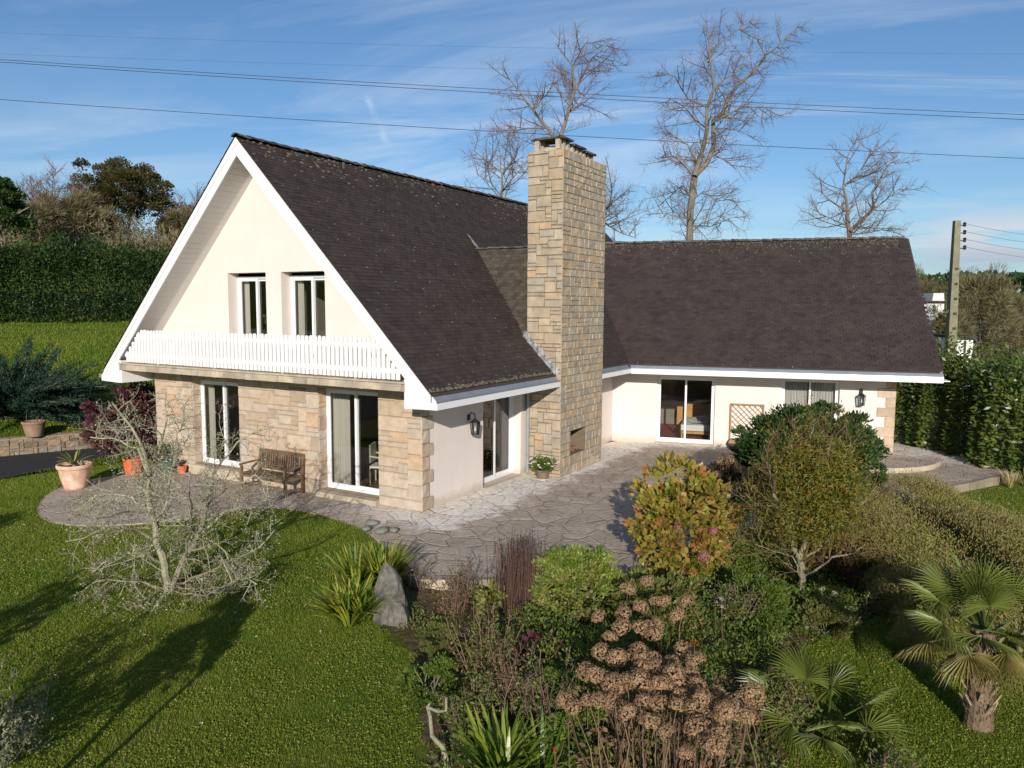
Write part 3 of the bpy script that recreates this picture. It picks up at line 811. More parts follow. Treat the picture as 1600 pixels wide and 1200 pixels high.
# windows and sliding doors
window(house, GF, -7.56, -5.76, .26, 2.50, -.26, (0, 1))
window(house, GF, -3.02, -1.20, .13, 2.54, -.26, (0, 1))
window(house, GF, -6.03, -4.67, 2.95, 5.20, -.30, (0, 1))
window(house, GF, -4.15, -2.74, 2.95, 5.20, -.30, (0, 1))
window(house, SF, 2.49, 4.35, .04, 2.30, -.22, (0, 1), name='sliding_door')
window(house, WF, .69, 2.55, .055, 2.24, -.10, (1, 0), name='sliding_door')
window(house, WF, 4.56, 6.26, .055, 2.30, -.12, (1, 0))

# curtains
def curt(F, *a, mt='curtain', lab=None):
    cu = MB(); wavy(cu, F, *a); o = cu.build('curtain', M[mt], house)
    if lab: o['label'] = lab


curt(GF, -3.0, -2.45, .2, 2.5, -.50, 5, .05); curt(GF, -7.5, -7.28, .3, 2.5, -.5, 2, .05)
curt(GF, -6.0, -5.80, 3.0, 5.2, -.5, 2, .04); curt(GF, -4.1, -3.92, 3.0, 5.2, -.5, 2, .04)
curt(SF, 3.75, 4.3, .1, 2.3, -.42, 5, .04); curt(SF, 2.55, 2.66, .1, 2.3, -.42, 1, .03)
curt(WF, 4.62, 5.36, .75, 2.28, -.30, 9, .02, True, mt='curtain2', lab='grey striped half curtain'); curt(WF, 5.44, 6.2, .75, 2.28, -.30, 9, .02, True, mt='curtain2', lab='grey striped half curtain')


# wall lanterns
def lantern(u, v, F, label):
    p = F @ Vector((u, v, 0)); t = thing('wall_lantern', label, 'wall lamp', tuple(p), 0, 'black wall lanterns on the house')
    m = MB(F)
    m.box(u - .05, u + .05, v + .08, v + .22, .0, .025); m.tube([(u, v + .18, .02), (u, v + .27, .08), (u, v + .25, .17), (u, v + .17, .19)], .014, 8)
    cz = .19
    m.build('bracket', M['iron'], t)
    m = MB(F)
    A_ = np.arange(6) * pi / 3
    top = [(u + .06 * cos(a), v + .10, cz + .06 * sin(a)) for a in A_]; brim = [(u + .135 * cos(a), v + .05, cz + .135 * sin(a)) for a in A_]
    bot = [(u + .085 * cos(a), v - .24, cz + .085 * sin(a)) for a in A_]
    for i in range(6):
        j = (i + 1) % 6
        m.poly([top[i], top[j], brim[j], brim[i]]); m.poly([top[i], top[j], (u, v + .15, cz)])
        m.bar((u + .118 * cos(A_[i]), v + .05, cz + .118 * sin(A_[i])), bot[i], .014)
        m.bar(bot[i], bot[j], .018); m.poly([bot[i], bot[j], (u, v - .27, cz)])
    m.tube([(u, v + .14, cz), (u, v + .20, cz)], [.02, .006], 8)
    m.build('lantern_cage', M['iron'], t)
    m = MB(F)
    for i in range(6):
        j = (i + 1) % 6; a, b = A_[i], A_[j]
        m.poly([(u + .112 * cos(a), v + .05, cz + .112 * sin(a)), (u + .112 * cos(b), v + .05, cz + .112 * sin(b)), (u + .08 * cos(b), v - .235, cz + .08 * sin(b)), (u + .08 * cos(a), v - .235, cz + .08 * sin(a))])
    m.build('lantern_glass', M['glass'], t)
    m = MB(F); m.lathe([(.0, -.08), (.025, -.07), (.03, -.02), (.012, .03), (.012, .06)], (0, 0, 0), 10)
    m2 = MB(F @ Matrix.Translation((u, v - .12, cz)) @ Matrix.Rotation(-pi / 2, 4, 'X')); m2.lathe([(.0, -.05), (.025, -.04), (.03, 0), (.012, .04), (.012, .08)], (0, 0, 0), 10)
    m2.build('bulb', M['pvc'], t)


lantern(1.84, 1.72, SF, 'black lantern on the side wall between stone corner and sliding door')
lantern(6.86, 1.80, WF, 'black lantern on the wing wall right of the curtained window')


# ------------------------------------------------------------------ ground
Wa = np.array([-15.04, 22.25]); Wd = np.array([.807, .590]); Wd /= np.linalg.norm(Wd); Wn = np.array([-Wd[1], Wd[0]])


def sstep(t): t = np.clip(t, 0, 1); return t * t * (3 - 2 * t)


def terr(x, y):
    x = np.asarray(x, float); y = np.asarray(y, float)
    dw = (x - Wa[0]) * Wn[0] + (y - Wa[1]) * Wn[1]
    base = -.022 - .19 * sstep((x + 3.2) / 2.2) + 0 * y
    base = base - .10 * sstep((9 - y) / 6)
    base = base + .012 * np.sin(x * .9 + .3 * y) + .01 * np.sin(y * 1.3 - x * .4)
    hill = .5 * np.clip((dw - .12) / .2, 0, 1) + .2 * np.clip(dw - .4, 0, None)
    hill = np.where(hill > 9.6, 9.6 + 2.5 * np.tanh((hill - 9.6) / 5), hill)
    q = np.array(HM.inverted())
    a = q[0, 0] * x + q[0, 1] * y + q[0, 3]; b = q[1, 0] * x + q[1, 1] * y + q[1, 3]
    ins = sstep((a + 2.5) / 2) * sstep((21.5 - a) / 2) * sstep((12.3 - b) / 2) * sstep((b + 14) / 2)
    hill = hill * (1 - ins) * sstep((26 - x) / 30)
    far = 18 * sstep((np.hypot(x, y) - 220) / 700) + 2.5 * sstep((y - 60) / 80) * sstep((x - 15) / 30)
    return base + hill + far + .25 * np.sin(x * .05 + 1) * sstep((np.hypot(x, y) - 45) / 40)


def spaced(lo, hi, a, b, st):
    c = list(np.arange(a, b + 1e-6, st)); s = st; v = b
    while v < hi: s *= 1.16; v += s; c.append(v)
    s = st; v = a
    while v > lo: s *= 1.16; v -= s; c.insert(0, v)
    return np.array(c)


gx = spaced(-1600, 1600, -26, 16, .2); gy = spaced(-80, 2200, 3, 40, .2)
X, Y = np.meshgrid(gx, gy); Z = terr(X, Y); nx = len(gx)
i = (np.arange(len(gy) - 1)[:, None] * nx + np.arange(nx - 1)[None]).ravel()
gm = bpy.data.materials.new('lawn'); gm.use_nodes = True; N = gm.node_tree.nodes; L = gm.node_tree.links
b_ = N['Principled BSDF']; b_.inputs['Roughness'].default_value = .95; b_.inputs['Specular IOR Level'].default_value = .1
ob = N.new('ShaderNodeTexCoord').outputs['Object']
f1 = nnoise(N, L, ob, .35, 5, .6); f2 = nnoise(N, L, ob, 9, 6, .75); f3 = nnoise(N, L, ob, 55, 4, .8)
c = nramp(N, L, f2, [(.30, (.050, .080, .010)), (.5, (.095, .150, .016)), (.68, (.16, .21, .030))])
c = nmix(N, L, nramp(N, L, f1, [(.40, 0.0), (.62, .55)]), c, (.17, .17, .035))
c = nmix(N, L, nramp(N, L, nnoise(N, L, ob, 1.3, 6, .7), [(.60, 0.0), (.72, .5)]), c, (.10, .075, .030))
c = nmix(N, L, 1.0, c, nramp(N, L, f3, [(.3, .55), (.7, 1.35)]), 'MULTIPLY')
L.new(c, b_.inputs['Base Color'])
bn = N.new('ShaderNodeBump'); bn.inputs['Strength'].default_value = 1.0; bn.inputs['Distance'].default_value = .05
L.new(nmath(N, L, 'ADD', nmath(N, L, 'MULTIPLY', f3, .6), f2), bn.inputs['Height']); L.new(bn.outputs[0], b_.inputs['Normal'])
m = MB(); m.add(np.stack([X, Y, Z], -1).reshape(-1, 3), np.stack([i, i + 1, i + nx + 1, i + nx], -1))
tag(m.build('ground', gm, smooth=True), kind='structure')


def pip(x, y, P):
    P = np.asarray(P); ins = np.zeros(np.shape(x), bool); j = len(P) - 1
    for k in range(len(P)):
        xi, yi = P[k]; xj, yj = P[j]
        cnd = ((yi > y) != (yj > y)) & (x < (xj - xi) * (y - yi) / (yj - yi + 1e-12) + xi)
        ins ^= cnd; j = k
    return ins


def smoothpoly(P, it=2):
    P = np.asarray(P, float)
    for _ in range(it):
        Q = np.roll(P, -1, 0); P = np.stack([.75 * P + .25 * Q, .25 * P + .75 * Q], 1).reshape(-1, 2)
    return P


def gp(L_, z=0): return [G(x, y, z)[:2] for x, y in L_]


hp = lambda a, b: np.array((HM @ Vector((a, b, 0)))[:2])
wp = lambda a, b: np.array((WM @ Vector((a, b, 0)))[:2])
def smoothopen(P, it=2):
    P = np.asarray(P, float)
    for _ in range(it):
        A_, B_ = P[:-1], P[1:]; P = np.concatenate([P[:1], np.stack([.75 * A_ + .25 * B_, .25 * A_ + .75 * B_], 1).reshape(-1, 2), P[-1:]])
    return P


edge1 = smoothopen(gp([(290, 728), (235, 736), (190, 742), (118, 752), (72, 770), (52, 798), (75, 817), (150, 823), (285, 812), (400, 790), (475, 797), (565, 824), (610, 860), (640, 905)]), 2)
edge2 = np.array(gp([(700, 906), (780, 906), (900, 906), (1000, 896), (1090, 870), (1180, 830), (1280, 800), (1385, 776), (1462, 766), (1525, 752), (1590, 739)]))
edge3 = np.array([*gp([(1500, 712), (1440, 692)]), wp(9.3, 6.5), wp(7.7, 6.0), wp(7.7, 1.4), wp(-.5, 1.5), hp(9.0, .2), hp(.2, .2), hp(.2, 9.0)])
TP = np.concatenate([edge1, edge2, edge3])
pv = bpy.data.materials.new('crazy_paving'); pv.use_nodes = True; N = pv.node_tree.nodes; L = pv.node_tree.links
b_ = N['Principled BSDF']; b_.inputs['Roughness'].default_value = .85; b_.inputs['Specular IOR Level'].default_value = .25
ob = N.new('ShaderNodeTexCoord').outputs['Object']
nz = N.new('ShaderNodeTexNoise'); nz.inputs['Scale'].default_value = 1.6; nz.inputs['Detail'].default_value = 2; L.new(ob, nz.inputs['Vector'])
va = N.new('ShaderNodeVectorMath'); va.operation = 'MULTIPLY_ADD'; L.new(nz.outputs['Color'], va.inputs[0]); va.inputs[1].default_value = (.22, .22, 0); L.new(ob, va.inputs[2])
v1 = N.new('ShaderNodeTexVoronoi'); v1.feature = 'DISTANCE_TO_EDGE'; v1.inputs['Scale'].default_value = 2.1; v1.inputs['Randomness'].default_value = 1; L.new(va.outputs[0], v1.inputs['Vector'])
v2 = N.new('ShaderNodeTexVoronoi'); v2.inputs['Scale'].default_value = 2.1; v2.inputs['Randomness'].default_value = 1; L.new(va.outputs[0], v2.inputs['Vector'])
s3 = N.new('ShaderNodeSeparateXYZ'); L.new(ob, s3.inputs[0])
pn_ = nnoise(N, L, ob, 1.7, 6, .7); pn2 = nnoise(N, L, ob, 12, 6, .7)
jit_ = nmath(N, L, 'MULTIPLY_ADD', pn_, 2.6, -1.3)
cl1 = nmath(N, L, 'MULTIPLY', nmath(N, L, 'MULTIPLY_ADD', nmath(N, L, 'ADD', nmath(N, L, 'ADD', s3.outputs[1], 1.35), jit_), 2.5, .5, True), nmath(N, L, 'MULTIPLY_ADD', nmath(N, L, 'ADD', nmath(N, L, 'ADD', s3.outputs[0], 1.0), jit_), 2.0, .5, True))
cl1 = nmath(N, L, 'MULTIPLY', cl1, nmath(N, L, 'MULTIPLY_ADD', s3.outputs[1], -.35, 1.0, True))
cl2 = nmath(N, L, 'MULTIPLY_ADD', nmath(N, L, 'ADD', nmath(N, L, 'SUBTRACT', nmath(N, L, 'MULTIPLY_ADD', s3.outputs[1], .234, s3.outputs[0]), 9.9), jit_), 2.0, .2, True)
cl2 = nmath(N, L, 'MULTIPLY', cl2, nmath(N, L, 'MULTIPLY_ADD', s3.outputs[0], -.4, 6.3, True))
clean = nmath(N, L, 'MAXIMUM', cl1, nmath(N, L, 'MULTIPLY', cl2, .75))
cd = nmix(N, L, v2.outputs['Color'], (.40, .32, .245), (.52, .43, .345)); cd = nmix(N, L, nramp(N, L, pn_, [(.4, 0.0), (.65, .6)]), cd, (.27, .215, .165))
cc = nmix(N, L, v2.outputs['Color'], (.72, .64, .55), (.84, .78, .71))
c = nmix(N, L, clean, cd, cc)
ln_ = N.new('ShaderNodeMapping'); ln_.inputs['Scale'].default_value = (3.0, 9.0, 1); ln_.inputs['Rotation'].default_value = (0, 0, .9); L.new(ob, ln_.inputs['Vector'])
c = nmix(N, L, nramp(N, L, nnoise(N, L, ln_.outputs[0], 1.4, 7, .7), [(.48, 0.0), (.70, .55)]), c, (.17, .135, .10))
c = nmix(N, L, 1.0, c, nramp(N, L, pn2, [(.25, .72), (.75, 1.22)]), 'MULTIPLY')
jn = nramp(N, L, v1.outputs['Distance'], [(.006, 1.0), (.020, 0.0)])
jb = nramp(N, L, nnoise(N, L, ob, 2.5, 4, .6), [(.40, .05), (.62, .8)])
c = nmix(N, L, nmath(N, L, 'MULTIPLY', jn, jb), c, (.12, .095, .07))
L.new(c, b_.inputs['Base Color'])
bn = N.new('ShaderNodeBump'); bn.inputs['Strength'].default_value = .8; bn.inputs['Distance'].default_value = .02
L.new(nmath(N, L, 'ADD', nramp(N, L, v1.outputs['Distance'], [(.0, 0.0), (.05, 1.0)]), nmath(N, L, 'MULTIPLY', nnoise(N, L, ob, 7, 8, .75), 1.1)), bn.inputs['Height']); L.new(bn.outputs[0], b_.inputs['Normal'])


def slab(name, P, z0, z1, top, side, kind='structure'):
    P = np.asarray(P); n = len(P); m = MB()
    m.add([(p[0], p[1], z1) for p in P], [list(range(n))], .5, 0)
    V = [(p[0], p[1], z1) for p in P] + [(p[0], p[1], z0) for p in P]
    m.add(V, [(i, (i + 1) % n, n + (i + 1) % n, n + i) for i in range(n)], None, 1)
    return tag(m.build(name, [top, side], loc=(CX, CY, 0), rotz=pi / 2 - AZ), kind=kind)


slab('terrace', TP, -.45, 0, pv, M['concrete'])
cen = wp(6.5, 1.0); an = np.linspace(-.55 * pi, .62 * pi, 40) - (WAZ - pi / 2)
slab('stone_step', [*[cen + 2.55 * np.array([cos(t), sin(t)]) for t in an]], .001, .14, pv, M['concrete'])

# stone edging along the front of the terrace and of the right-hand landing
eg = MB()


def edging(P, z0, z1, wdt=.12):
    P = [np.array([*p, 0]) for p in P]
    for p, q in zip(P[:-1], P[1:]):
        l = np.linalg.norm(q - p); n = max(1, int(l / .38)); d = (q - p) / l; nn = np.array([d[1], -d[0], 0])
        for k in range(n):
            A = p + d * (l * k / n + .006); B = p + d * (l * (k + 1) / n - .006); o = nn * (.02 + rng.random() * .015); z = z1 + rng.normal(0, .004)
            eg.prism([A + o + [0, 0, z0], B + o + [0, 0, z0], B + o + [0, 0, z], A + o + [0, 0, z]], -nn * wdt, rng.random())


edging(edge2, -.45, .012)
M['edging'] = mat('edging_stone', (.3, .25, .2), .92, .15, tint=even((.17, .14, .10), (.27, .22, .16), (.34, .28, .21)), col2=(.12, .11, .06), scale=4, bump=(25, .6, .012)); eg.build('terrace_edging', M['edging']); tag(bpy.data.objects['terrace_edging'], kind='structure')

# asphalt drive beside the retaining wall
e0 = G(0, 749)[:2]; e1 = G(130, 722)[:2]; ed = (e1 - e0) / np.linalg.norm(e1 - e0)
RP = [e0 - ed * 22, e0, e1, e1 + ed * 12, Wa + Wd * 18 - Wn * .0, Wa - Wd * 24 - Wn * .0]
m = MB(); m.add([(p[0], p[1], .014) for p in RP], [list(range(6))]); tag(m.build('driveway', M['asphalt']), kind='structure')
BRD = np.array([*gp([(560, 940), (585, 985), (640, 1010), (650, 1080), (665, 1160), (680, 1230), (1240, 1260), (1215, 1130), (1200, 1060), (1240, 1010), (1330, 985), (1400, 945), (1500, 960), (1640, 980), (1650, 930), (1560, 830), (1470, 770), (1385, 780), (1180, 835), (1000, 900), (780, 912), (660, 912), (610, 900)], -.2)])
BP = smoothpoly(BRD, 1)
x = np.arange(-5, 13, .09); y = np.arange(4, 21, .09); XX, YY = np.meshgrid(x, y)
ins = pip(XX, YY, BP); cx_, cy_ = XX[:-1, :-1] + .045, YY[:-1, :-1] + .045; cel = pip(cx_, cy_, BP)
ZZ = terr(XX, YY) + .025 + .02 * rng.random(XX.shape) + .02 * np.sin(XX * 3) * np.cos(YY * 2.5); nx2 = len(x)
idx = (np.arange(len(y) - 1)[:, None] * nx2 + np.arange(nx2 - 1)[None])[cel]
m = MB(); m.add(np.stack([XX, YY, ZZ], -1).reshape(-1, 3), np.stack([idx, idx + 1, idx + nx2 + 1, idx + nx2], -1))
M['bed'] = mat('bed_soil', (.10, .066, .042), .98, .05, col2=(.12, .115, .04), scale=2.2, var=(22, .55), bump=(40, 1, .03))
tag(m.build('flower_bed_soil', M['bed']), kind='structure')


# ------------------------------------------------------------------ vegetation generators
def rot_basis(n):
    """random orthonormal pairs for directions n"""
    r = rng.normal(size=n.shape); t = np.cross(n, r); t /= np.linalg.norm(t, axis=1)[:, None] + 1e-9
    return t, np.cross(n, t)


def leaves(mb, P, Dn, ln, wd, tint=None, up=.0, mat=0, fold=.25):
    """diamond leaves folded along the midrib; P base points, Dn pointing directions"""
    n = len(P)
    Dn = Dn + np.array([0, 0, up]); Dn = Dn / (np.linalg.norm(Dn, axis=1)[:, None] + 1e-9)
    T, Nn = rot_basis(Dn)
    ln = np.asarray(ln).reshape(-1, 1) * np.ones((n, 1)); wd = np.asarray(wd).reshape(-1, 1) * np.ones((n, 1))
    mid = P + Dn * ln * .48 - Nn * wd * fold
    V = np.stack([P, mid + T * wd * .5 + Nn * wd * fold, P + Dn * ln, mid - T * wd * .5 + Nn * wd * fold], 1).reshape(-1, 3)
    b = np.arange(n)[:, None] * 4
    F = np.concatenate([b + np.array([[0, 1, 2]]), b + np.array([[0, 2, 3]])])
    t = rng.random(n) if tint is None else tint
    mb.add(V, F, np.concatenate([t, t]), mat)


def crown(mb, c, r, n, size, asp=.5, lumps=40, lr=.35, up=.3, flat=0.0, tintf=None, top=-.5, gap=0.0, mat=0, seed_dir=None, jag=.15):
    """leaf clumps spread through an ellipsoid shell"""
    c = np.array(c); r = np.array(r) * np.ones(3)
    d = rng.normal(size=(lumps * 3, 3)); d /= np.linalg.norm(d, axis=1)[:, None]; d = d[d[:, 2] > top][:lumps]
    k = len(d); rad = rng.uniform(.55, .92, (k, 1)) * (1 + rng.normal(0, jag, (k, 1)))
    LC = d * rad; ls = rng.uniform(.6, 1.25, k) * lr; lt = rng.random(k)
    which = rng.integers(0, k, n)
    q = rng.normal(size=(n, 3)); q /= np.linalg.norm(q, axis=1)[:, None]; q[:, 2] = np.where(rng.random(n) < .6, np.abs(q[:, 2]), q[:, 2])
    rr = (rng.random((n, 1)) ** .45)
    P = (LC[which] + q * rr * ls[which][:, None]) * r + c
    Dn = q * .8 + d[which] * .7 + rng.normal(0, .35, (n, 3))
    t = np.clip(.55 * rng.random(n) + .45 * lt[which] + (tintf(P) if tintf else 0), 0, 1)
    s = size * rng.uniform(.65, 1.3, n)
    leaves(mb, P, Dn, s, s * asp, t, up, mat)


def wander(p, d, L_, n, wob, up=0.0, grav=0.0):
    P = [np.array(p, float)]; d = np.array(d, float); d /= np.linalg.norm(d)
    for i in range(n):
        d = d + rng.normal(0, wob, 3) + np.array([0, 0, up - grav]); d /= np.linalg.norm(d); P.append(P[-1] + d * L_ / n)
    return np.array(P)


def sprout(mb, P, r0, r1, lv, par, tips=None):
    """a limb along P, then side branches recursively; par[lv] = (spacing, length, spread, wobble, up, radius)"""
    n = len(P); R = np.linspace(r0, r1, n)
    mb.tube(P, R, 7 if lv == 0 else (5 if lv == 1 else 3), rng.random())
    if tips is not None and lv >= len(par) - 1: tips.append(P[-1]); tips.append(P[n // 2])
    if lv >= len(par): return
    sp, ln, spread, wob, up, rr = par[lv]
    seg = np.linalg.norm(np.diff(P, axis=0), axis=1); tot = seg.sum(); cum_ = np.concatenate([[0], np.cumsum(seg)])
    s = sp * rng.uniform(.3, 1.0) if lv else sp * .3
    while s < tot:
        i = min(np.searchsorted(cum_, s) - 1, n - 2); f = (s - cum_[i]) / (seg[i] + 1e-9); p = P[i] + (P[i + 1] - P[i]) * f
        d = (P[i + 1] - P[i]) / (seg[i] + 1e-9); q = rng.normal(size=3); q -= d * (q @ d); q /= np.linalg.norm(q) + 1e-9
        dd = d * (1 - spread) + q * spread; l = ln * rng.uniform(.5, 1.25) * (1.0 - .45 * s / tot)
        rad = rr if lv == 0 else min(R[i] * .7, rr); ns_ = 5 if lv == 0 else (4 if lv == 1 else 3)
        sprout(mb, wander(p, dd, l, ns_, wob, up), rad, rad * .35, lv + 1, par, tips)
        s += sp * rng.uniform(.5, 1.5)


def H_at(base, px, py):
    d = ray(px, py); return HC + d[2] * base[1] / d[1]


def gbase(px, py, off=0.0):
    z = -.2
    for _ in range(4):
        p = G(px, py, z); z = float(terr(p[0], p[1])) + off
    return np.array([p[0], p[1], z])


def base_on(px, py, z): return G(px, py, z)


def shrub(name, label, cat, base, rx, ry, h, n, size, lm, asp=.5, lumps=45, lr=.33, up=.3, stems=10, group=None, ctr=.52, bark='barkgrey', top=-.7, jag=.15, tintf=None, extra=None):
    t = thing(name, label, cat, tuple(base), 0, group)
    m = MB(); crown(m, (base[0], base[1], base[2] + h * ctr), (rx, ry, h * (1 - ctr)), n, size, asp, lumps, lr, up, top=top, jag=jag, tintf=tintf)
    if extra: extra(m)
    m.build('foliage', LM[lm] if isinstance(lm, str) else lm, t)
    m = MB()
    for k in range(stems):
        a = rng.random() * 6.28; d = np.array([cos(a) * rx * .7, sin(a) * ry * .7, h * rng.uniform(.5, .85)])
        m.tube(wander(base + rng.normal(0, .05, 3) * [1, 1, 0], d, np.linalg.norm(d), 5, .12), np.linspace(.03, .008, 6) * min(1.5, h / 1.2), 5, rng.random())
    m.build('stem', M[bark], t)
    return t


# ------------------------------------------------------------------ far background: bare trees, oak, scrub, hedges
BT = [(.36, 2.3, .62, .07, .07, .026), (.20, .95, .55, .09, .04, .011), (.13, .48, .5, .10, .03, .0075)]


def bare_tree(name, label, dist, guides, par=BT, group='bare trees behind the house', bark='barkgrey', cat='tree', scale=1.0, jit=.8):
    """guides: lists of image points with start and end radius; the crown gets its own depth"""
    p0 = D(*guides[0][0][0], dist); base = np.array([p0[0], dist, float(terr(p0[0], dist))])
    t = thing(name, label, cat, tuple(base), 0, group)
    tr = MB(); tw = MB()
    for pts, r0, r1, side in guides:
        P = np.array([D(x, y, dist + side * (k / max(1, len(pts) - 1)) + rng.normal(0, .15)) for k, (x, y) in enumerate(pts)])
        if pts is guides[0][0]: P = np.concatenate([[base], P])
        Q = [P[0]]
        for a, b in zip(P[:-1], P[1:]):
            k = max(1, int(np.linalg.norm(b - a) / .6))
            for j in range(1, k + 1): Q.append(a + (b - a) * j / k + rng.normal(0, .028, 3) * jit)
        Q = np.array(Q); tr.tube(Q, np.linspace(r0 * .66, r1 * .65, len(Q)), 8, rng.random())
        sprout(tw, Q[int(len(Q) * (.35 if pts is guides[0][0] else 0)):], .012, .012, 0, par)
    tr.build('trunk', M[bark], t); tw.build('twigs', M['twig'], t)
    return t


def zz_(pts, x0, y0, s): return [(x0 + x * s, y0 + y * s) for x, y in pts]


q = lambda *p: zz_(p, 1000, 20, .3)
bare_tree('bare_tree', 'tallest bare tree, forked trunk rising above the middle of the wing roof', 42, [
    (q((250, 1400), (258, 1185), (268, 960), (285, 850)), .34, .27, 0),
    (q((285, 850), (325, 700), (350, 600), (345, 500), (385, 400), (365, 260), (360, 150), (335, 60)), .22, .03, -1),
    (q((285, 850), (345, 790), (385, 700), (380, 560), (430, 520), (470, 430), (520, 370), (600, 300), (660, 220), (720, 170), (820, 70)), .22, .03, 1.2),
    (q((380, 570), (450, 530), (520, 495), (640, 490), (740, 550)), .10, .02, -1.5), (q((385, 400), (440, 350), (520, 300), (560, 200)), .08, .02, 1),
    (q((355, 260), (400, 170), (480, 110), (590, 30)), .07, .02, 1.5), (q((350, 490), (250, 450), (180, 330), (90, 310)), .09, .02, -1), (q((345, 600), (290, 560), (240, 500), (150, 440)), .06, .02, 1.5),
    (q((300, 780), (250, 690), (180, 640), (110, 620)), .08, .02, 1), (q((275, 850), (230, 790), (170, 745), (80, 760)), .08, .02, -1.5),
    (q((268, 960), (220, 900), (150, 960), (90, 1010)), .06, .02, 1), (q((270, 980), (330, 930), (400, 980), (500, 960)), .06, .02, -1),
    (q((262, 1110), (370, 1110), (500, 1060)), .05, .015, 1.5), (q((260, 1080), (180, 1040), (90, 1050)), .05, .015, -1), (q((385, 740), (440, 770), (500, 810)), .06, .02, 0), (q((390, 600), (470, 600), (560, 640)), .06, .02, -1)])
q = lambda *p: zz_(p, 700, 20, .45)
bare_tree('bare_tree', 'bare tree with two raised limbs right behind the chimney', 40, [
    (q((395, 1000), (390, 700), (385, 470), (392, 425)), .30, .22, 0), (q((392, 425), (420, 340), (440, 270), (430, 180), (375, 110)), .16, .03, -1),
    (q((440, 270), (470, 210), (500, 160), (555, 110)), .10, .02, 1), (q((385, 470), (350, 410), (300, 340), (250, 280), (200, 210)), .15, .03, 1), (q((300, 340), (330, 280), (340, 240)), .06, .02, -1),
    (q((340, 400), (260, 400), (200, 390)), .06, .02, -1.2), (q((415, 350), (460, 310), (480, 280)), .05, .02, 1.5), (q((430, 190), (470, 120), (490, 90)), .05, .02, -1)])
bare_tree('bare_tree', 'small bare spreading tree left of the chimney over the dark ridge', 38, [
    (q((188, 900), (186, 700), (185, 655)), .16, .12, 0), (q((185, 655), (190, 560), (130, 510), (80, 470)), .10, .02, 1), (q((190, 560), (230, 500), (245, 440), (240, 400)), .08, .02, -1), (q((186, 640), (150, 590), (100, 560)), .06, .02, -1), (q((190, 620), (240, 560), (275, 520)), .06, .02, 1.5)])
bare_tree('bare_tree', 'low bare tree leaning out right of the chimney above the wing ridge', 37, [
    (q((470, 900), (500, 760), (530, 715)), .14, .10, 0), (q((530, 715), (560, 740), (600, 760), (655, 785)), .08, .02, 1), (q((530, 715), (560, 660), (600, 640)), .06, .02, -1), (q((520, 740), (560, 700), (570, 600)), .06, .02, 1)])
bare_tree('bare_tree', 'bare forked tree over the right end of the wing ridge', 40, [
    (q((1395, 960), (1395, 780), (1387, 700)), .24, .18, 0), (q((1387, 700), (1375, 600), (1385, 500), (1425, 425)), .12, .02, -1), (q((1395, 760), (1430, 720), (1478, 680), (1475, 625), (1520, 540), (1570, 480)), .15, .02, 1),
    (q((1385, 690), (1330, 650), (1290, 620)), .08, .02, 1), (q((1400, 750), (1340, 720), (1290, 700)), .07, .02, -1), (q((1470, 690), (1530, 640), (1580, 600)), .06, .02, -1), (q((1400, 770), (1480, 760), (1560, 740)), .06, .02, 0), (q((1380, 600), (1440, 540), (1470, 480)), .06, .02, 1.2)])


def hill_base(px, py):
    r = ray(px, py)
    for tt in np.arange(20, 74, .25):
        P = np.array([0, 0, HC]) + r * tt
        if P[2] < terr(P[0], P[1]): return np.array([P[0], P[1], float(terr(P[0], P[1]))])
    return np.array([P[0], P[1], float(terr(P[0], P[1]))])


def leafy_tree(name, label, px, pyb, pyt, hw, lm, n, size, group='trees on the hill behind the hedge', asp=.6, lumps=60, lr=.26, trunk=.22, twigs=True, dist=None, jag=.2, top=-.6):
    base = hill_base(px, pyb) if dist is None else np.array([D(px, pyb, dist)[0], dist, float(terr(D(px, pyb, dist)[0], dist))])
    h = H_at(base, px, pyt) - base[2]; rx = hw / FOC * base[1]
    t = thing(name, label, 'tree', tuple(base), 0, group)
    m = MB(); crown(m, base + [0, 0, h * .56], (rx, rx, h * .46), n, size, asp, lumps, lr, .15, jag=jag, top=top); m.build('crown', LM[lm], t)
    m = MB(); m.tube(wander(base, (0, 0, 1), h * .6, 5, .06), np.linspace(trunk, trunk * .4, 6), 7)
    for k in range(9):
        a = rng.random() * 6.28; m.tube(wander(base + [0, 0, h * rng.uniform(.15, .4)], (cos(a), sin(a), .8), rx * 1.05, 5, .12), np.linspace(trunk * .5, .03, 6), 5)
    m.build('trunk', M['barkgrey'], t)
    return t


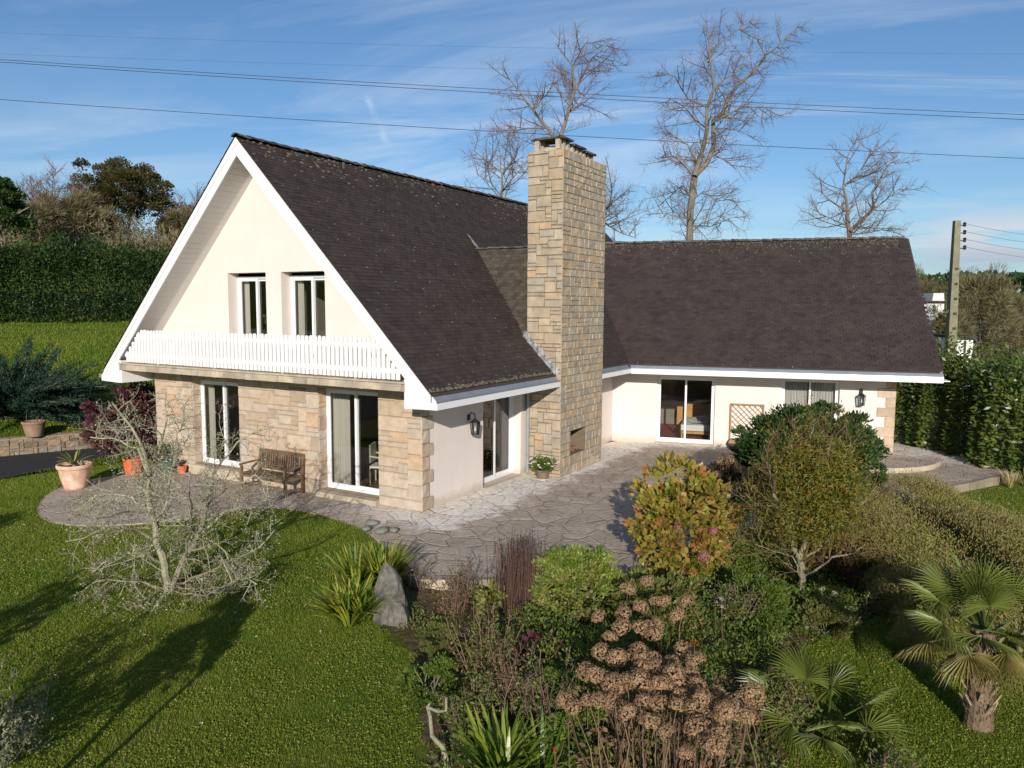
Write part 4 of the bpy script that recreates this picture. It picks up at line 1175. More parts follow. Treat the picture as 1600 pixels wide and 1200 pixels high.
leafy_tree('oak_tree', 'round russet green oak, biggest tree on the hill left of the gable', 200, 377, 252, 71, 'oak', 26000, .22, lumps=95, lr=.22)
leafy_tree('evergreen_tree', 'dark green rounded tree at the left edge of the picture', 5, 400, 286, 50, 'laurel', 14000, .2, lumps=50)
leafy_tree('broadleaf_shrub', 'low dark shrub at the foot of the oak near the roof edge', 268, 378, 335, 24, 'oak', 4000, .2)
ST = [(.4, 2.0, .55, .09, .08, .03), (.22, .9, .5, .12, .05, .016)]
for (px, pyb, pyt, hw, lab) in ((45, 372, 272, 26, 'thin bare tree nearest the dark tree on the left edge'), (80, 372, 258, 30, 'bare double stemmed tree in the gap left of the oak'), (115, 374, 282, 28, 'twiggy brown bare tree touching the left side of the oak'),
                                (300, 374, 288, 30, 'reddish bare tree between the oak and the white gable edge'), (140, 374, 300, 22, 'low bare thicket tree overlapping the oak foot')):
    b0 = hill_base(px, pyb + 3); dd_ = b0[1]
    g_ = [([(px, pyb), (px + rng.normal(0, 3), (pyb * .65 + pyt * .35))], .12, .07, 0)]
    for k in range(9):
        a = rng.uniform(-1, 1); y0_ = pyb - (pyb - pyt) * rng.uniform(.05, .4)
        g_.append(([(px, y0_), (px + a * hw * .6, y0_ - (pyb - pyt) * .3), (px + a * hw * 1.1, pyt + abs(a) * (pyb - pyt) * .35)], .06, .015, rng.uniform(-2, 2)))
    t = bare_tree('bare_tree', lab, dd_, g_, ST, 'trees on the hill behind the hedge')
for (px, pyt, hw, lab) in ((62, 316, 36, 'brown bush below the thin bare trees at the left'), (118, 306, 32, 'tall brown thicket leaning on the left of the oak'), (160, 332, 26, 'low brown bush under the left half of the oak'), (290, 330, 28, 'brown bush between the oak and the white roof edge')):
    leafy_tree('bare_bush', lab, px, 380, pyt, hw, 'scrub', 7000, .55, 'brown bushes on the hill', asp=.07, lumps=60, lr=.3, trunk=.06, jag=.25, top=-1)
# rough scrub under the hill trees
m = MB()
P = []
for k in range(9000):
    px = rng.uniform(-60, 330); bs = rng.uniform(62, 72)
    P.append(D(px, 400, bs))
P = np.array(P); P[:, 2] = terr(P[:, 0], P[:, 1]) + rng.random(len(P)) ** 1.5 * (1.6 + .8 * np.sin(P[:, 0] * .5))
leaves(m, P, rng.normal(size=P.shape) + [0, 0, .8], rng.uniform(.3, .8, len(P)), .09, None, .2)
tag(m.build('hill_scrub', LM['scrub']), 'tangle of brown bramble scrub along the hill crest', 'scrub', kind='stuff')


def hedge(name, label, path, h, wdt, n, size, lm, group=None, bump_=.25, asp=.5, upg=.15, tops=.25, mound=False):
    path = np.array(path, float); seg = np.linalg.norm(np.diff(path, axis=0), axis=1); tot = seg.sum(); cum_ = np.concatenate([[0], np.cumsum(seg)])
    t = thing(name, label, 'hedge', (path[0][0], path[0][1], float(terr(*path[0]))), 0, group)
    s = rng.random(n) * tot; i = np.clip(np.searchsorted(cum_, s) - 1, 0, len(seg) - 1); f = (s - cum_[i]) / seg[i]
    c = path[i] + (path[i + 1] - path[i]) * f[:, None]; d = (path[i + 1] - path[i]) / seg[i][:, None]; nn = np.stack([-d[:, 1], d[:, 0]], 1)
    th = rng.uniform(0, pi, n) if mound else np.where(rng.random(n) < .72, np.where(rng.random(n) < .5, .0, pi) + 0.0, rng.uniform(0, pi, n)); zf = rng.random(n); lob = 1 + bump_ * (np.sin(s * 1.7 + 2 * np.sin(s * .6)) * .35 + np.sin(s * 4.1 + th * 3) * .3 + np.sin(s * 9.3 + th * 7) * .25)
    rr = (1 - .28 * rng.random(n) ** 2) * lob
    cs = np.sign(np.cos(th)) * np.abs(np.cos(th)) ** .45; sn = np.sin(th) ** .45
    side_ = (th == 0) | (th == pi)
    off = cs * wdt / 2 * rr * np.where(side_, 1 - .25 * zf ** 4, 1); z = np.where(side_, zf * h, (np.sin(th) ** .8 if mound else np.maximum(sn, .75)) * h * rr) * (1 + tops * .2 * rng.normal(size=n))
    xy = c + nn * off[:, None]
    P = np.stack([xy[:, 0], xy[:, 1], terr(xy[:, 0], xy[:, 1]) + z], 1)
    Dn = np.stack([nn[:, 0] * cs, nn[:, 1] * cs, np.where(side_, .15, sn) * .7], 1) + rng.normal(0, .55, (n, 3))
    tint = np.clip(.5 * rng.random(n) + .5 * (.5 + .5 * np.sin(s * 3.1 + z * 4) * np.sin(z * 5 + s)), 0, 1)
    m = MB(); leaves(m, P, Dn, size * rng.uniform(.6, 1.3, n), size * asp, tint, upg)
    m.build('foliage', LM[lm], t)
    m = MB(); k = 0
    while k < tot:
        j = min(np.searchsorted(cum_, k, side='right') - 1, len(seg) - 1); p = path[j] + (path[j + 1] - path[j]) * (k - cum_[j]) / seg[j]; z0 = float(terr(*p))
        for e in range(2): m.tube(wander((p[0], p[1], z0), (rng.normal(0, .2), rng.normal(0, .2), 1), h * .6, 5, .08), np.linspace(.03, .01, 6), 5)
        k += .7
    m.build('stem', M['barkgrey'], t)
    return t


h0 = hill_base(0, 504)[:2]; h1 = hill_base(200, 502)[:2]; hd = (h1 - h0) / np.linalg.norm(h1 - h0)
hedge('laurel_hedge', 'tall clipped dark laurel hedge at the top of the left lawn', [h0 - hd * 12, h0 + [-.3, .5], h1 + [-.2, .6], h1 + hd * 9], 3.45, 1.9, 95000, .17, 'laurel')
r0_ = G(1400, 686)[:2]; r1_ = G(1600, 746)[:2]
hedge('evergreen_hedge', 'broad glossy hedge right of the wing beside the paved landing', [r0_ + [-1.5, 3.6], r0_ + [.6, .9], (r0_ + r1_) / 2 + [1.35, .95], r1_ + [1.3, .6], r1_ + [3.2, -1.6]], 2.9, 2.7, 42000, .19, 'laurelsun', bump_=.42, asp=.42, tops=.5)
# scrub belt and houses on the right horizon
ST2 = [(.45, 1.9, .75, .14, .05, .03), (.26, .8, .6, .15, .03, .014)]
for k, (px, pyb, pyt, hw, dist, lab) in enumerate(((1432, 545, 420, 20, 78, 'brown bush just beyond the lower right roof corner'), (1478, 552, 492, 26, 46, 'orange brown bush behind the foot of the concrete pole'), (1530, 552, 432, 42, 50, 'large pale olive bare bush right of the concrete pole'),
                                                   (1575, 552, 470, 40, 52, 'low brown bush between the olive bush and the picture edge'), (1620, 552, 468, 44, 56, 'dull green brown bush at the right picture edge'), (1500, 500, 432, 34, 74, 'farther brown bush showing left of the olive bush'))):
    leafy_tree('bare_bush', lab, px, pyb, pyt, hw, 'scrub', 8000, .5, 'scrub bushes on the right horizon', asp=.07, lumps=70, lr=.3, trunk=.08, dist=dist, jag=.25, top=-1)
m = MB(); n = 9000; x = rng.uniform(30, 120, n); y = rng.uniform(80, 120, n); P = np.stack([x, y, terr(x, y) + rng.random(n) ** 1.3 * (3.2 + 1.2 * np.sin(x * .3))], 1)
leaves(m, P, rng.normal(size=P.shape) + [0, 0, .5], rng.uniform(.6, 1.5, n), .25, None, .2)
tag(m.build('far_scrub', LM['scrub']), 'far belt of brown scrub under the horizon on the right', 'scrub', kind='stuff')
m = MB(); n = 7000; x = rng.uniform(150, 620, n); y = 420 + rng.normal(0, 12, n); P = np.stack([x, y, terr(x, y) + rng.random(n) * 7 + 5 + 2 * np.sin(x * .03)], 1)
leaves(m, P, rng.normal(size=P.shape), 4.0, 3.0, None, .2)
tag(m.build('distant_wood', LM['dark']), 'dark wooded ridge on the far right skyline', 'wood', kind='stuff')


def far_house(label, px, pyb, pyt, hw, dist, roof_=True):
    b = D(px, pyb, dist); hgt = H_at(b, px, pyt) - b[2]; wd_ = hw / FOC * dist; g = float(terr(b[0], dist))
    t = thing('white_house', label, 'house', (b[0], dist, g), 0, 'white houses in the distance')
    m = MB(); z1 = b[2] + hgt * (.62 if roof_ else .95)
    m.box(b[0] - wd_, b[0] + wd_, dist, dist + 6, g - .5, z1)
    if roof_:
        m.prism([(b[0] - wd_ * .2, dist - .02, z1), (b[0] + wd_, dist - .02, z1), (b[0] + wd_ * .9, dist - .02, b[2] + hgt), (b[0] - wd_ * .1, dist - .02, b[2] + hgt)], (0, 5, 0))
    m.build('wall', M['farwhite'], t)
    m = MB(); m.box(b[0] - wd_ * .1, b[0] + wd_ * .12, dist - .06, dist - .01, b[2] + hgt * .2, z1 - hgt * .12); m.build('window', M['innerdark'], t)
    m = MB(); m.box(b[0] - wd_ * 1.05, b[0] + wd_ * 1.05, dist - .3, dist + 6.3, z1, z1 + .12); m.build('roof', M['under'], t)


far_house('small white house seen between the roof corner and the concrete pole', 1458, 496, 458, 16, 58)
far_house('tiny white outbuilding at the foot of the concrete pole', 1506, 556, 527, 13, 38, False)

# concrete pole with insulators, and the wires crossing the sky
pb = np.array([D(1483, 600, 33)[0], 33.0, 0]); pb[2] = float(terr(pb[0], 33)); pt = D(1495, 345, 33)
t = thing('utility_pole', 'ribbed concrete electricity pole right of the wing roof', 'utility pole', tuple(pb))
m = MB(); e = pt - pb; hh_ = e[2]
for k in range(1, 2):
    V = []
    for f, wx in ((0, .22), (1, .12)):
        c0 = pb + e * f; V += [c0 + [-wx, -wx * .8, 0], c0 + [wx * .9, -wx * 1.0, 0], c0 + [wx * .9, wx * .8, 0], c0 + [-wx, wx * .8, 0]]
    m.add(V, [(3, 2, 1, 0), (4, 5, 6, 7), (0, 1, 5, 4), (1, 2, 6, 5), (2, 3, 7, 6), (3, 0, 4, 7)])
m.build('pole', M['concretepole'], t)
for k in range(9):
    m = MB(); f = .16 + k * .075; c0 = pb + e * f; wx = .22 - .10 * f; m.box(c0[0] - wx * .25, c0[0] + wx * .55, c0[1] - wx - .012, c0[1] - wx * .5, c0[2] - .05, c0[2] + .05); m.build('climbing_slot', M['innerdark'], t)
for k, yy in enumerate((352, 364, 376, 388)):
    m = MB(); c0 = D(1499, yy, 33); m.bar(c0 + [-.1, 0, 0], c0 + [.24, 0, 0], .04); m.lathe([(.03, -.10), (.075, -.06), (.05, -.01), (.075, .04), (.03, .09)], tuple(c0 + [.22, 0, .04]), 8)
    m.build('insulator', M['iron'], t)
    m = MB(); A_ = c0 + [.24, 0, .06]; B_ = D(1660, yy + 18, 60); P = np.array([A_ + (B_ - A_) * f + [0, 0, -.6 * f * (1 - f)] for f in np.linspace(0, 1, 16)]); m.tube(P, .007, 4)
    tag(m.build('power_line', M['wire']), ['topmost', 'second', 'third', 'lowest'][k] + ' of the four short wires running right from the concrete pole', 'cable', 'wires running right from the pole')


def wire(label, pts, dist, r):
    P = [D(x, y, dist) for x, y in pts]; A_, B_ = np.array(P[0]), np.array(P[-1]); Mid = np.array(P[1])
    f = np.linspace(0, 1, 40)[:, None]; Q = A_ * (1 - f) * (1 - 2 * f) + Mid * 4 * f * (1 - f) + B_ * f * (2 * f - 1)
    m = MB(); m.tube(Q, r, 4); tag(m.build('power_line', M['wire']), label, 'cable', 'power lines across the sky')


wire('upper wire of the close pair crossing behind the chimney', [(-250, 76), (800, 141), (1850, 189)], 58, .019)
wire('lower wire of the close pair crossing behind the chimney', [(-250, 79), (800, 147), (1850, 197)], 58, .021)
wire('single power line passing lowest, at chimney top height', [(-250, 137), (800, 207), (1850, 258)], 52, .018)
wire('faint high power line crossing above the bare tree tops', [(-250, 40), (700, 72), (1850, 86)], 90, .008)
wire('faint power line just below the highest one', [(-250, 74), (700, 106), (1850, 127)], 90, .008)

# ------------------------------------------------------------------ left side: retaining wall, conifer, pots
t = thing('retaining_wall', 'low rubble stone retaining wall above the drive', 'wall', (Wa[0], Wa[1], -.1))
WA3 = frame(Matrix.Identity(4), (Wa[0], Wa[1], 0), (Wd[0], Wd[1], 0), (0, 0, 1), (-Wn[0], -Wn[1], 0))
# u x v = -Wn side facing the drive
m = MB(); m.box(-14, 9, -.2, .50, -.42, -.02, M=WA3); m.build('wall_core', M['mortar'], t)
m = MB(); ashlar(m, WA3 @ Matrix.Translation((0, 0, -.02)), -14, 9, -.1, .48, [], cu=.12, cv=.095, W=(1, 3), Hh=(1, 2), dep=.035, rough=.008)
ashlar(m, frame(Matrix.Identity(4), (Wa[0], Wa[1], .50), (Wd[0], Wd[1], 0), (Wn[0], Wn[1], 0), (0, 0, 1)), -14, 9, 0, .42, [], cu=.15, cv=.14, W=(1, 3), Hh=(1, 2), dep=.02, rough=.005)
m.build('stone_facing', M['drystone'], t)


def pot(name, label, px, py, hgt, rt_, rb, mat_, z=0.0, soil=True, rim=True, group=None, loc=None, prof=None):
    c = G(px, py, z) if loc is None else np.array(loc)
    t = thing(name, label, 'plant pot', tuple(c), 0, group)
    m = MB()
    p = prof or [(rb * .96, 0), (rb, .01), (rb * 1.02, .05), (rb + (rt_ - rb) * .5, hgt * .45), (rt_ * .90, hgt * .80), (rt_ * .91, hgt * .82), (rt_ * .97, hgt * .84), (rt_, hgt * .88), (rt_, hgt * .98), (rt_ * .97, hgt), (rt_ * .88, hgt), (rt_ * .84, hgt * .86)]
    m.lathe(p, tuple(c), 28); m.build('pot', M[mat_], t, smooth=True)
    m = MB(); m.lathe([(rt_ * .87, hgt * .86), (.6 * rt_, hgt * .88), (0.001, hgt * .88)], tuple(c), 20); m.build('potting_soil', M['soil'], t)
    return t, c


def strap_clump(m, c, n, ln, wd, spread=.9, up=.6, droop=1.0, seg=6, mat=0, tints=(0, 1)):
    """arching strap leaves"""
    for k in range(n):
        a = rng.random() * 6.283; sp = spread * rng.uniform(.25, 1.0); l = ln * rng.uniform(.65, 1.1); d = np.array([cos(a) * sp, sin(a) * sp, up * rng.uniform(.7, 1.3)]); d /= np.linalg.norm(d)
        side = np.array([-sin(a), cos(a), 0]); P = [np.array(c) + np.array([cos(a), sin(a), 0]) * rng.random() * .10]; dd = d.copy()
        for j in range(seg): dd = dd + np.array([0, 0, -droop * .22 * (j + .5) / seg * rng.uniform(.7, 1.3)]); dd /= np.linalg.norm(dd); P.append(P[-1] + dd * l / seg)
        P = np.array(P); w_ = wd * np.array([.7, 1, 1.05, 1.0, .85, .6, .05][:seg + 1])
        roll_ = side * cos(.5 * rng.normal()) + np.array([0, 0, .3 * rng.normal()])
        V = np.concatenate([P - roll_ * w_[:, None] / 2, P + roll_ * w_[:, None] / 2]); i = np.arange(seg); s_ = seg + 1
        m.add(V, np.stack([i, i + 1, i + 1 + s_, i + s_], -1), np.clip(rng.uniform(*tints) + np.linspace(-.1, .15, seg), 0, 1), mat)


t, c = pot('large_plant_pot', 'large pale terracotta pot holding a small spiky palm on the terrace edge', 118, 762, .60, .40, .25, 'terracotta')
m = MB(); strap_clump(m, c + [0, 0, .58], 26, .48, .035, 1.0, .8, 1.2); mm = m.build('spiky_plant', LM['agap'], t)
m = MB(); m.tube([c + [0, 0, .5], c + [0, 0, .66]], .04, 7); m.tube([c + [.16, .02, .5], c + [.17, .02, .64]], .03, 6); m.build('plant_stem', M['bark'], t)
t, c = pot('plant_pot', 'bright orange pot at the corner of the round terrace', 209, 741, .45, .26, .20, 'orangepot')
m = MB(); crown(m, c + [0, 0, .55], (.25, .25, .18), 320, .12, .4, 14, .4); m.build('potted_plant', LM['mid'], t)
t, c = pot('plant_pot', 'dark green glazed pot against the stone wall beside the orange pot', 264, 737, .34, .22, .16, 'greenpot')
m = MB(); crown(m, c + [0, 0, .52], (.30, .30, .24), 900, .09, .35, 20, .4); m.build('potted_plant', LM['olive'], t)
t, c = pot('plant_pot', 'small red clay pot against the stone wall left of the bench', 285, 739, .20, .13, .09, 'orangepot')
m = MB(); crown(m, c + [0, 0, .24], (.12, .12, .08), 120, .06, .5, 8, .4); m.build('potted_plant', LM['purple'], t)
wz = G(54, 682, .52)
t, c = pot('plant_pot', 'weathered brown pot on top of the rubble wall under the conifer', 54, 682, .46, .33, .22, 'oldterracotta', loc=(wz[0], wz[1], .53))
m = MB()
for k in range(6): m.tube(wander(c + [rng.normal(0, .1), rng.normal(0, .1), .38], (rng.normal(0, .3), rng.normal(0, .3), 1), rng.uniform(.25, .5), 4, .1), np.linspace(.01, .004, 5), 4)
m.build('dry_stems', M['drystem'], t)
t, c = pot('flower_pot', 'brown pot of pale pink flowers at the foot of the chimney', 848, 748, .25, .19, .145, 'brownpot')
m = MB(); m.lathe([(.02, .0), (.16, .0), (.185, .03), (.17, .032), (.15, .012), (.02, .012)], tuple(c - [0, 0, .0]), 24); m.build('saucer', M['terracotta'], t)
m = MB(); crown(m, c + [0, 0, .36], (.34, .34, .20), 1500, .07, .6, 26, .35); m.build('foliage', LM['mid'], t)
m = MB()
for k in range(75):
    d = rng.normal(size=3); d[2] = abs(d[2]) * .9; d /= np.linalg.norm(d); p = c + [0, 0, .37] + d * [.37, .37, .22]
    leaves(m, np.repeat([p], 5, 0), np.array([[cos(a), sin(a), .3] for a in np.arange(5) * 1.2566]) + d * .3, .042, .04, None, 0, fold=.1)
m.build('flowers', LM['white'], t)

# conifer on the bank: long feathery sprays swept up to the right
cb_ = gbase(40, 672); cb_ = np.array([G(30, 675, .6)[0] - .8, G(30, 675, .6)[1] + 1.0, .9]); cb_[2] = float(terr(cb_[0], cb_[1]))
t = thing('juniper', 'spreading blue green conifer with feathery branches on the left bank', 'conifer', tuple(cb_))
m = MB(); ms_ = MB()
for k in range(170):
    a = rng.uniform(-pi, pi); el_ = rng.uniform(.05, .75) if k < 130 else rng.uniform(.7, 1.3); d = np.array([cos(a) + .45, sin(a) * .9, np.tan(el_) * .75]); d /= np.linalg.norm(d); l = rng.uniform(1.5, 3.0) * (1 - .25 * (el_ > .6))
    P = wander(cb_ + [0, 0, rng.uniform(.1, .8)], d, l, 12, .05, -.012); ms_.tube(P, np.linspace(.04, .006, 13), 5)
    for j in range(2, 13):
        nn_ = 34; Q = P[j] + rng.normal(0, .05, (nn_, 3)) + (P[j] - P[j - 1]) * rng.random((nn_, 1)); dv = (P[j] - P[j - 1]) / np.linalg.norm(P[j] - P[j - 1])
        Dn = dv + rng.normal(0, .42, (nn_, 3)) + [0, 0, .12]
        leaves(m, Q, Dn, rng.uniform(.10, .22, nn_) * (1.15 - j / 18), .030, np.clip(rng.random(nn_) * .7 + .3 * (j / 12), 0, 1))
m.build('foliage', LM['juniper'], t); ms_.build('branches', M['barkgrey'], t)

# purple shrub beside the terrace
bs = G(196, 738); bs = np.array([bs[0] - .3, bs[1] + 1.3, float(terr(bs[0] - .3, bs[1] + 1.3))])
shrub('purple_shrub', 'purple red leaved shrub with round flower heads beside the terrace', 'shrub', bs, 1.35, 1.1, 2.15, 9000, .12, 'purple', .6, 60, .24, stems=14, ctr=.45)

# ------------------------------------------------------------------ furniture on the terrace
# slatted teak bench
def bench():
    c = HM @ Vector((-.38, 4.22, 0)); R_ = pi / 2 - AZ
    t = thing('garden_bench', 'weathered slatted wooden bench with armrests against the stone wall', 'bench', tuple(c), R_)
    B = Matrix.Translation(c) @ Matrix.Rotation(R_, 4, 'Z')          # x = towards the wall, y = along
    hw_ = .74
    m = MB(B)
    for k in range(6): x0 = -.25 + k * .085; m.box(x0, x0 + .072, -hw_, hw_, .425 - .012 * k / 5, .448 - .012 * k / 5, rng.random())
    m.build('seat', M['teak'], t)
    m = MB(B); m.bar((.34, -hw_ - .02, .90), (.34, hw_ + .02, .90), .04, .085, .3); m.bar((.285, -hw_, .50), (.285, hw_, .50), .035, .06, .3)
    for k in range(19):
        y = -hw_ + .055 + k * (2 * hw_ - .11) / 18; m.prism([(.282, y - .022, .52), (.282, y + .022, .52), (.333, y + .022, .87), (.333, y - .022, .87)], (.016, 0, 0), rng.random())
    m.build('backrest', M['teak'], t)
    for s in (-1, 1):
        m = MB(B); m.bar((-.27, s * hw_, 0), (-.27, s * hw_, .63), .06, .06, rng.random(), up=(0, 1, 0)); m.build('leg', M['teak'], t)
        m = MB(B); m.bar((.27, s * hw_, 0), (.275, s * hw_, .46), .06, .06, rng.random(), up=(0, 1, 0)); m.bar((.275, s * hw_, .46), (.345, s * hw_, .93), .06, .055, rng.random(), up=(0, 1, 0)); m.build('leg', M['teak'], t)
        m = MB(B); m.bar((-.33, s * hw_, .645), (.30, s * hw_, .66), .07, .03, rng.random()); m.build('armrest', M['teak'], t)
        m = MB(B); m.bar((-.24, s * hw_, .38), (.25, s * hw_, .38), .035, .07, rng.random()); m.bar((-.24, s * hw_, .12), (.25, s * hw_, .12), .03, .04, rng.random()); m.build('side_rail', M['teak'], t)
    m = MB(B); m.bar((-.27, -hw_ + .03, .385), (-.27, hw_ - .03, .385), .03, .07, .6); m.build('front_rail', M['teak'], t)


bench()
# trellis planter against the wing wall
c = WM @ Vector((3.55, 1.0, 0)); t = thing('trellis_planter', 'wooden planter box with diamond trellis against the wing wall', 'planter', tuple(c), pi / 2 - WAZ)
B = Matrix.Translation(c) @ Matrix.Rotation(pi / 2 - WAZ, 4, 'Z')
m = MB(B)
m.box(-.5, .5, -.17, .17, .0, .20, 0, 1); m.box(-.52, .52, -.19, .19, .20, .26, .5); m.box(-.5, .5, -.165, .165, .26, .31, .9)
m.build('planter_box', [M['treatedwood'], M['innerdark']], t)
m = MB(B)
for s in (-.5, .5): m.bar((s, .15, .2), (s, .15, 1.44), .045, .045, .4, up=(0, 1, 0))
m.bar((-.5, .15, 1.42), (.5, .15, 1.42), .045, .045, .6); m.bar((-.5, .15, .58), (.5, .15, .58), .045, .045, .5)
for k in range(-6, 9):
    for sg in (1, -1):
        pts = []
        x0 = -.5 + k * .17; y0_ = .60
        A_ = np.array([x0 if sg == 1 else -x0, y0_]); d_ = np.array([.80 * sg, .80]); ta = 0.0; tb = 1.0
        # clip to |x| < .478
        for b_l, sgn in ((.478, 1), (-.478, -1)):
            den_ = d_[0] * sgn
            tt = (b_l * sgn - A_[0] * sgn) / den_
            if den_ > 0: tb = min(tb, tt)
            else: ta = max(ta, tt)
        if tb - ta > .08:
            p = A_ + d_ * ta; q_ = A_ + d_ * tb; yy = .150 if sg == 1 else .164
            m.bar((p[0], yy, p[1]), (q_[0], yy, q_[1]), .012, .026, rng.random(), up=(0, 1, 0))
m.build('trellis', M['treatedwood'], t)

# standing stone and cobbles
b = gbase(604, 968); hgt = H_at(b, 603, 878) - b[2]
t = None
n_ = 14; m = MB(); V = []
prof = [(0, .30, .24, 0), (.12, .31, .25, .0), (.3, .29, .22, .02), (.5, .25, .20, .03), (.68, .21, .15, .03), (.82, .17, .10, .02), (.93, .10, .06, .0), (1.0, .035, .025, -.02)]
for (f, rx, ry, ox) in prof:
    for k in range(n_):
        a = k * 2 * pi / n_; j = 1 + .10 * sin(3 * a + f * 5) + rng.normal(0, .05); cx2 = max(-.8, min(.8, cos(a))) / .8
        V.append(b + [rx * .82 * cx2 * j + ox + .05 * (1 - f), ry * sin(a) * j, f * hgt + (.04 * cos(a) if f > .6 else 0) - .03])
m.add(V, [(r * n_ + k, r * n_ + (k + 1) % n_, (r + 1) * n_ + (k + 1) % n_, (r + 1) * n_ + k) for r in range(7) for k in range(n_)] + [], .5); m.F.append((np.array([list(range(7 * n_, 8 * n_))]), np.full(1, .5), np.full(1, 0)))
m.lathe([(.20, -.05), (.19, .12), (.14, .26), (.06, .34), (.0, .35)], tuple(b + [.17, -.12, 0]), 9, .6, 0, .08)
tag(m.build('standing_stone', M['rock'], loc=tuple(b)), 'upright grey standing stone between the strappy leaf clumps', 'stone')
for (px, py, r_, lab) in ((581, 817, .135, 'pale green cobble farthest left of the terrace edge group'), (597, 829, .15, 'largest rounded cobble, in the middle of the terrace edge group'), (615, 828, .11, 'darkest small cobble, right of the terrace edge group'), (573, 826, .10, 'flat cobble at the front left of the terrace edge group')):
    c = G(px, py, .05); m = MB(); a_ = rng.random() * 3
    m.lathe([(.02, -.62), (.6, -.5), (.95, -.1), (.97, .15), (.7, .52), (.35, .66), (.001, .70)], (0, 0, 0), 14, .5, 0, .03)
    m.V[0] = m.V[0] * [r_ * 1.15, r_ * .85, r_ * .7]; m.V[0] = m.V[0] @ np.array(Matrix.Rotation(a_, 3, 'Z')).T + c
    tag(m.build('cobble', M['cobble'], loc=tuple(c), smooth=True), lab, 'stone', 'cobbles at the terrace edge')

# ------------------------------------------------------------------ the left apple tree, covered in lichen
def lichen_tree():
    b = gbase(262, 925); t = thing('apple_tree', 'bare lichen covered apple tree with low spreading branches on the left lawn', 'tree', tuple(b))
    tr = MB(); tw = MB(); tips = []
    par = [(.11, .75, .72, .16, .02, .0085), (.085, .34, .7, .18, .03, .0055), (.085, .11, .65, .22, .03, .0045)]

    def limb(pts, r0, r1, side):
        P = np.array([D(x, y, b[1] + side * (k / (len(pts) - 1))) for k, (x, y) in enumerate(pts)]); Q = [P[0]]
        for a, c in zip(P[:-1], P[1:]):
            k = max(1, int(np.linalg.norm(c - a) / .16))
            for j in range(1, k + 1): Q.append(a + (c - a) * j / k + rng.normal(0, .018, 3))
        Q = np.array(Q); tr.tube(Q, np.linspace(r0 * .78, r1 * .6, len(Q)) * rng.uniform(.88, 1.12, len(Q)), 7, rng.random()); sprout(tw, Q[2:], .012, .01, 0, par, tips)
    limb([(262, 925), (258, 880), (245, 830), (228, 780), (232, 735), (218, 690), (195, 650), (180, 632)], .085, .022, -.5)
    limb([(264, 925), (285, 880), (310, 835), (322, 790), (335, 740), (350, 690)], .07, .02, .7)
    limb([(262, 925), (300, 905), (350, 880), (400, 860), (430, 830)], .03, .012, -.6)
    limb([(230, 740), (215, 700), (175, 685), (140, 683)], .03, .012, .4); limb([(235, 745), (250, 700), (262, 655), (255, 610)], .03, .010, .3)
    limb([(245, 830), (262, 780), (270, 730), (278, 680), (290, 640)], .035, .012, -.8); limb([(310, 835), (350, 800), (390, 790), (420, 800)], .03, .012, .8)
    limb([(322, 790), (360, 760), (395, 745), (420, 755)], .025, .010, -.8); limb([(335, 740), (370, 690), (400, 670), (425, 665)], .02, .008, .2)
    limb([(250, 850), (215, 830), (170, 825), (130, 840), (100, 850)], .035, .012, -.4); limb([(255, 880), (220, 860), (180, 870), (140, 895)], .03, .010, .8)
    limb([(258, 920), (220, 910), (170, 905), (130, 920)], .025, .010, -.3); limb([(262, 925), (235, 940), (200, 950), (180, 975)], .02, .008, -1.0); limb([(262, 925), (262, 945), (240, 960), (225, 968)], .02, .008, -.9)
    limb([(228, 790), (190, 770), (150, 775), (110, 790)], .03, .010, .8); limb([(235, 800), (190, 800), (150, 810)], .02, .01, -.9); limb([(300, 860), (340, 850), (380, 900), (400, 915)], .022, .008, -.5)
    limb([(262, 925), (310, 930), (345, 925), (370, 905)], .02, .008, -.8); limb([(290, 870), (300, 800), (300, 740)], .03, .012, -1.1); limb([(240, 820), (230, 770), (200, 740)], .03, .01, 1.1)
    tr.build('trunk', M['lichen'], t); tw.build('twigs', M['lichen'], t)
    m = MB(); T = np.array(tips); T = T[rng.random(len(T)) < .45]; T = np.repeat(T, 2, 0) + rng.normal(0, .02, (len(T) * 2, 3))
    leaves(m, T, rng.normal(size=T.shape), rng.uniform(.015, .035, len(T)), .02)
    LM['lichtuft'] = leafmat('lichen_tuft', even((.16, .16, .10), (.28, .28, .18), (.38, .38, .26)), .9, .1)
    m.build('lichen_tufts', LM['lichtuft'], t)


lichen_tree()
# trees whose long shadows reach the lawn from outside the frame
def shade_tree(label, x, y, h, rx, n, double=True):
    b = np.array([x, y, float(terr(x, y))]); t = thing('leafy_tree', label, 'tree', tuple(b)); m = MB()
    crown(m, b + [0, 0, h * .70], (rx, rx, h * .28), n, .11, .4, 34, .30); m.build('crown', LM['dark'], t); m = MB()
    m.tube(wander(b, (-.12, .05, 1), h * .7, 6, .04), np.linspace(.05, .02, 7), 8)
    if double: m.tube(wander(b + [.1, 0, 0], (.22, .05, 1), h * .7, 6, .05), np.linspace(.04, .02, 7), 8)
    m.build('trunk', M['barkgrey'], t)


shade_tree('young two stemmed tree just outside the lower left of the view', -4.40, 5.0, 2.2, .42, 2600)
shade_tree('small tree left of the view, shading the lawn beyond the apple tree', -7.3, 6.0, 2.1, .40, 700, False)
shade_tree('taller tree left of the view, shading the lawn edge by the round terrace', -10.9, 8.6, 2.4, .7, 1400, False)

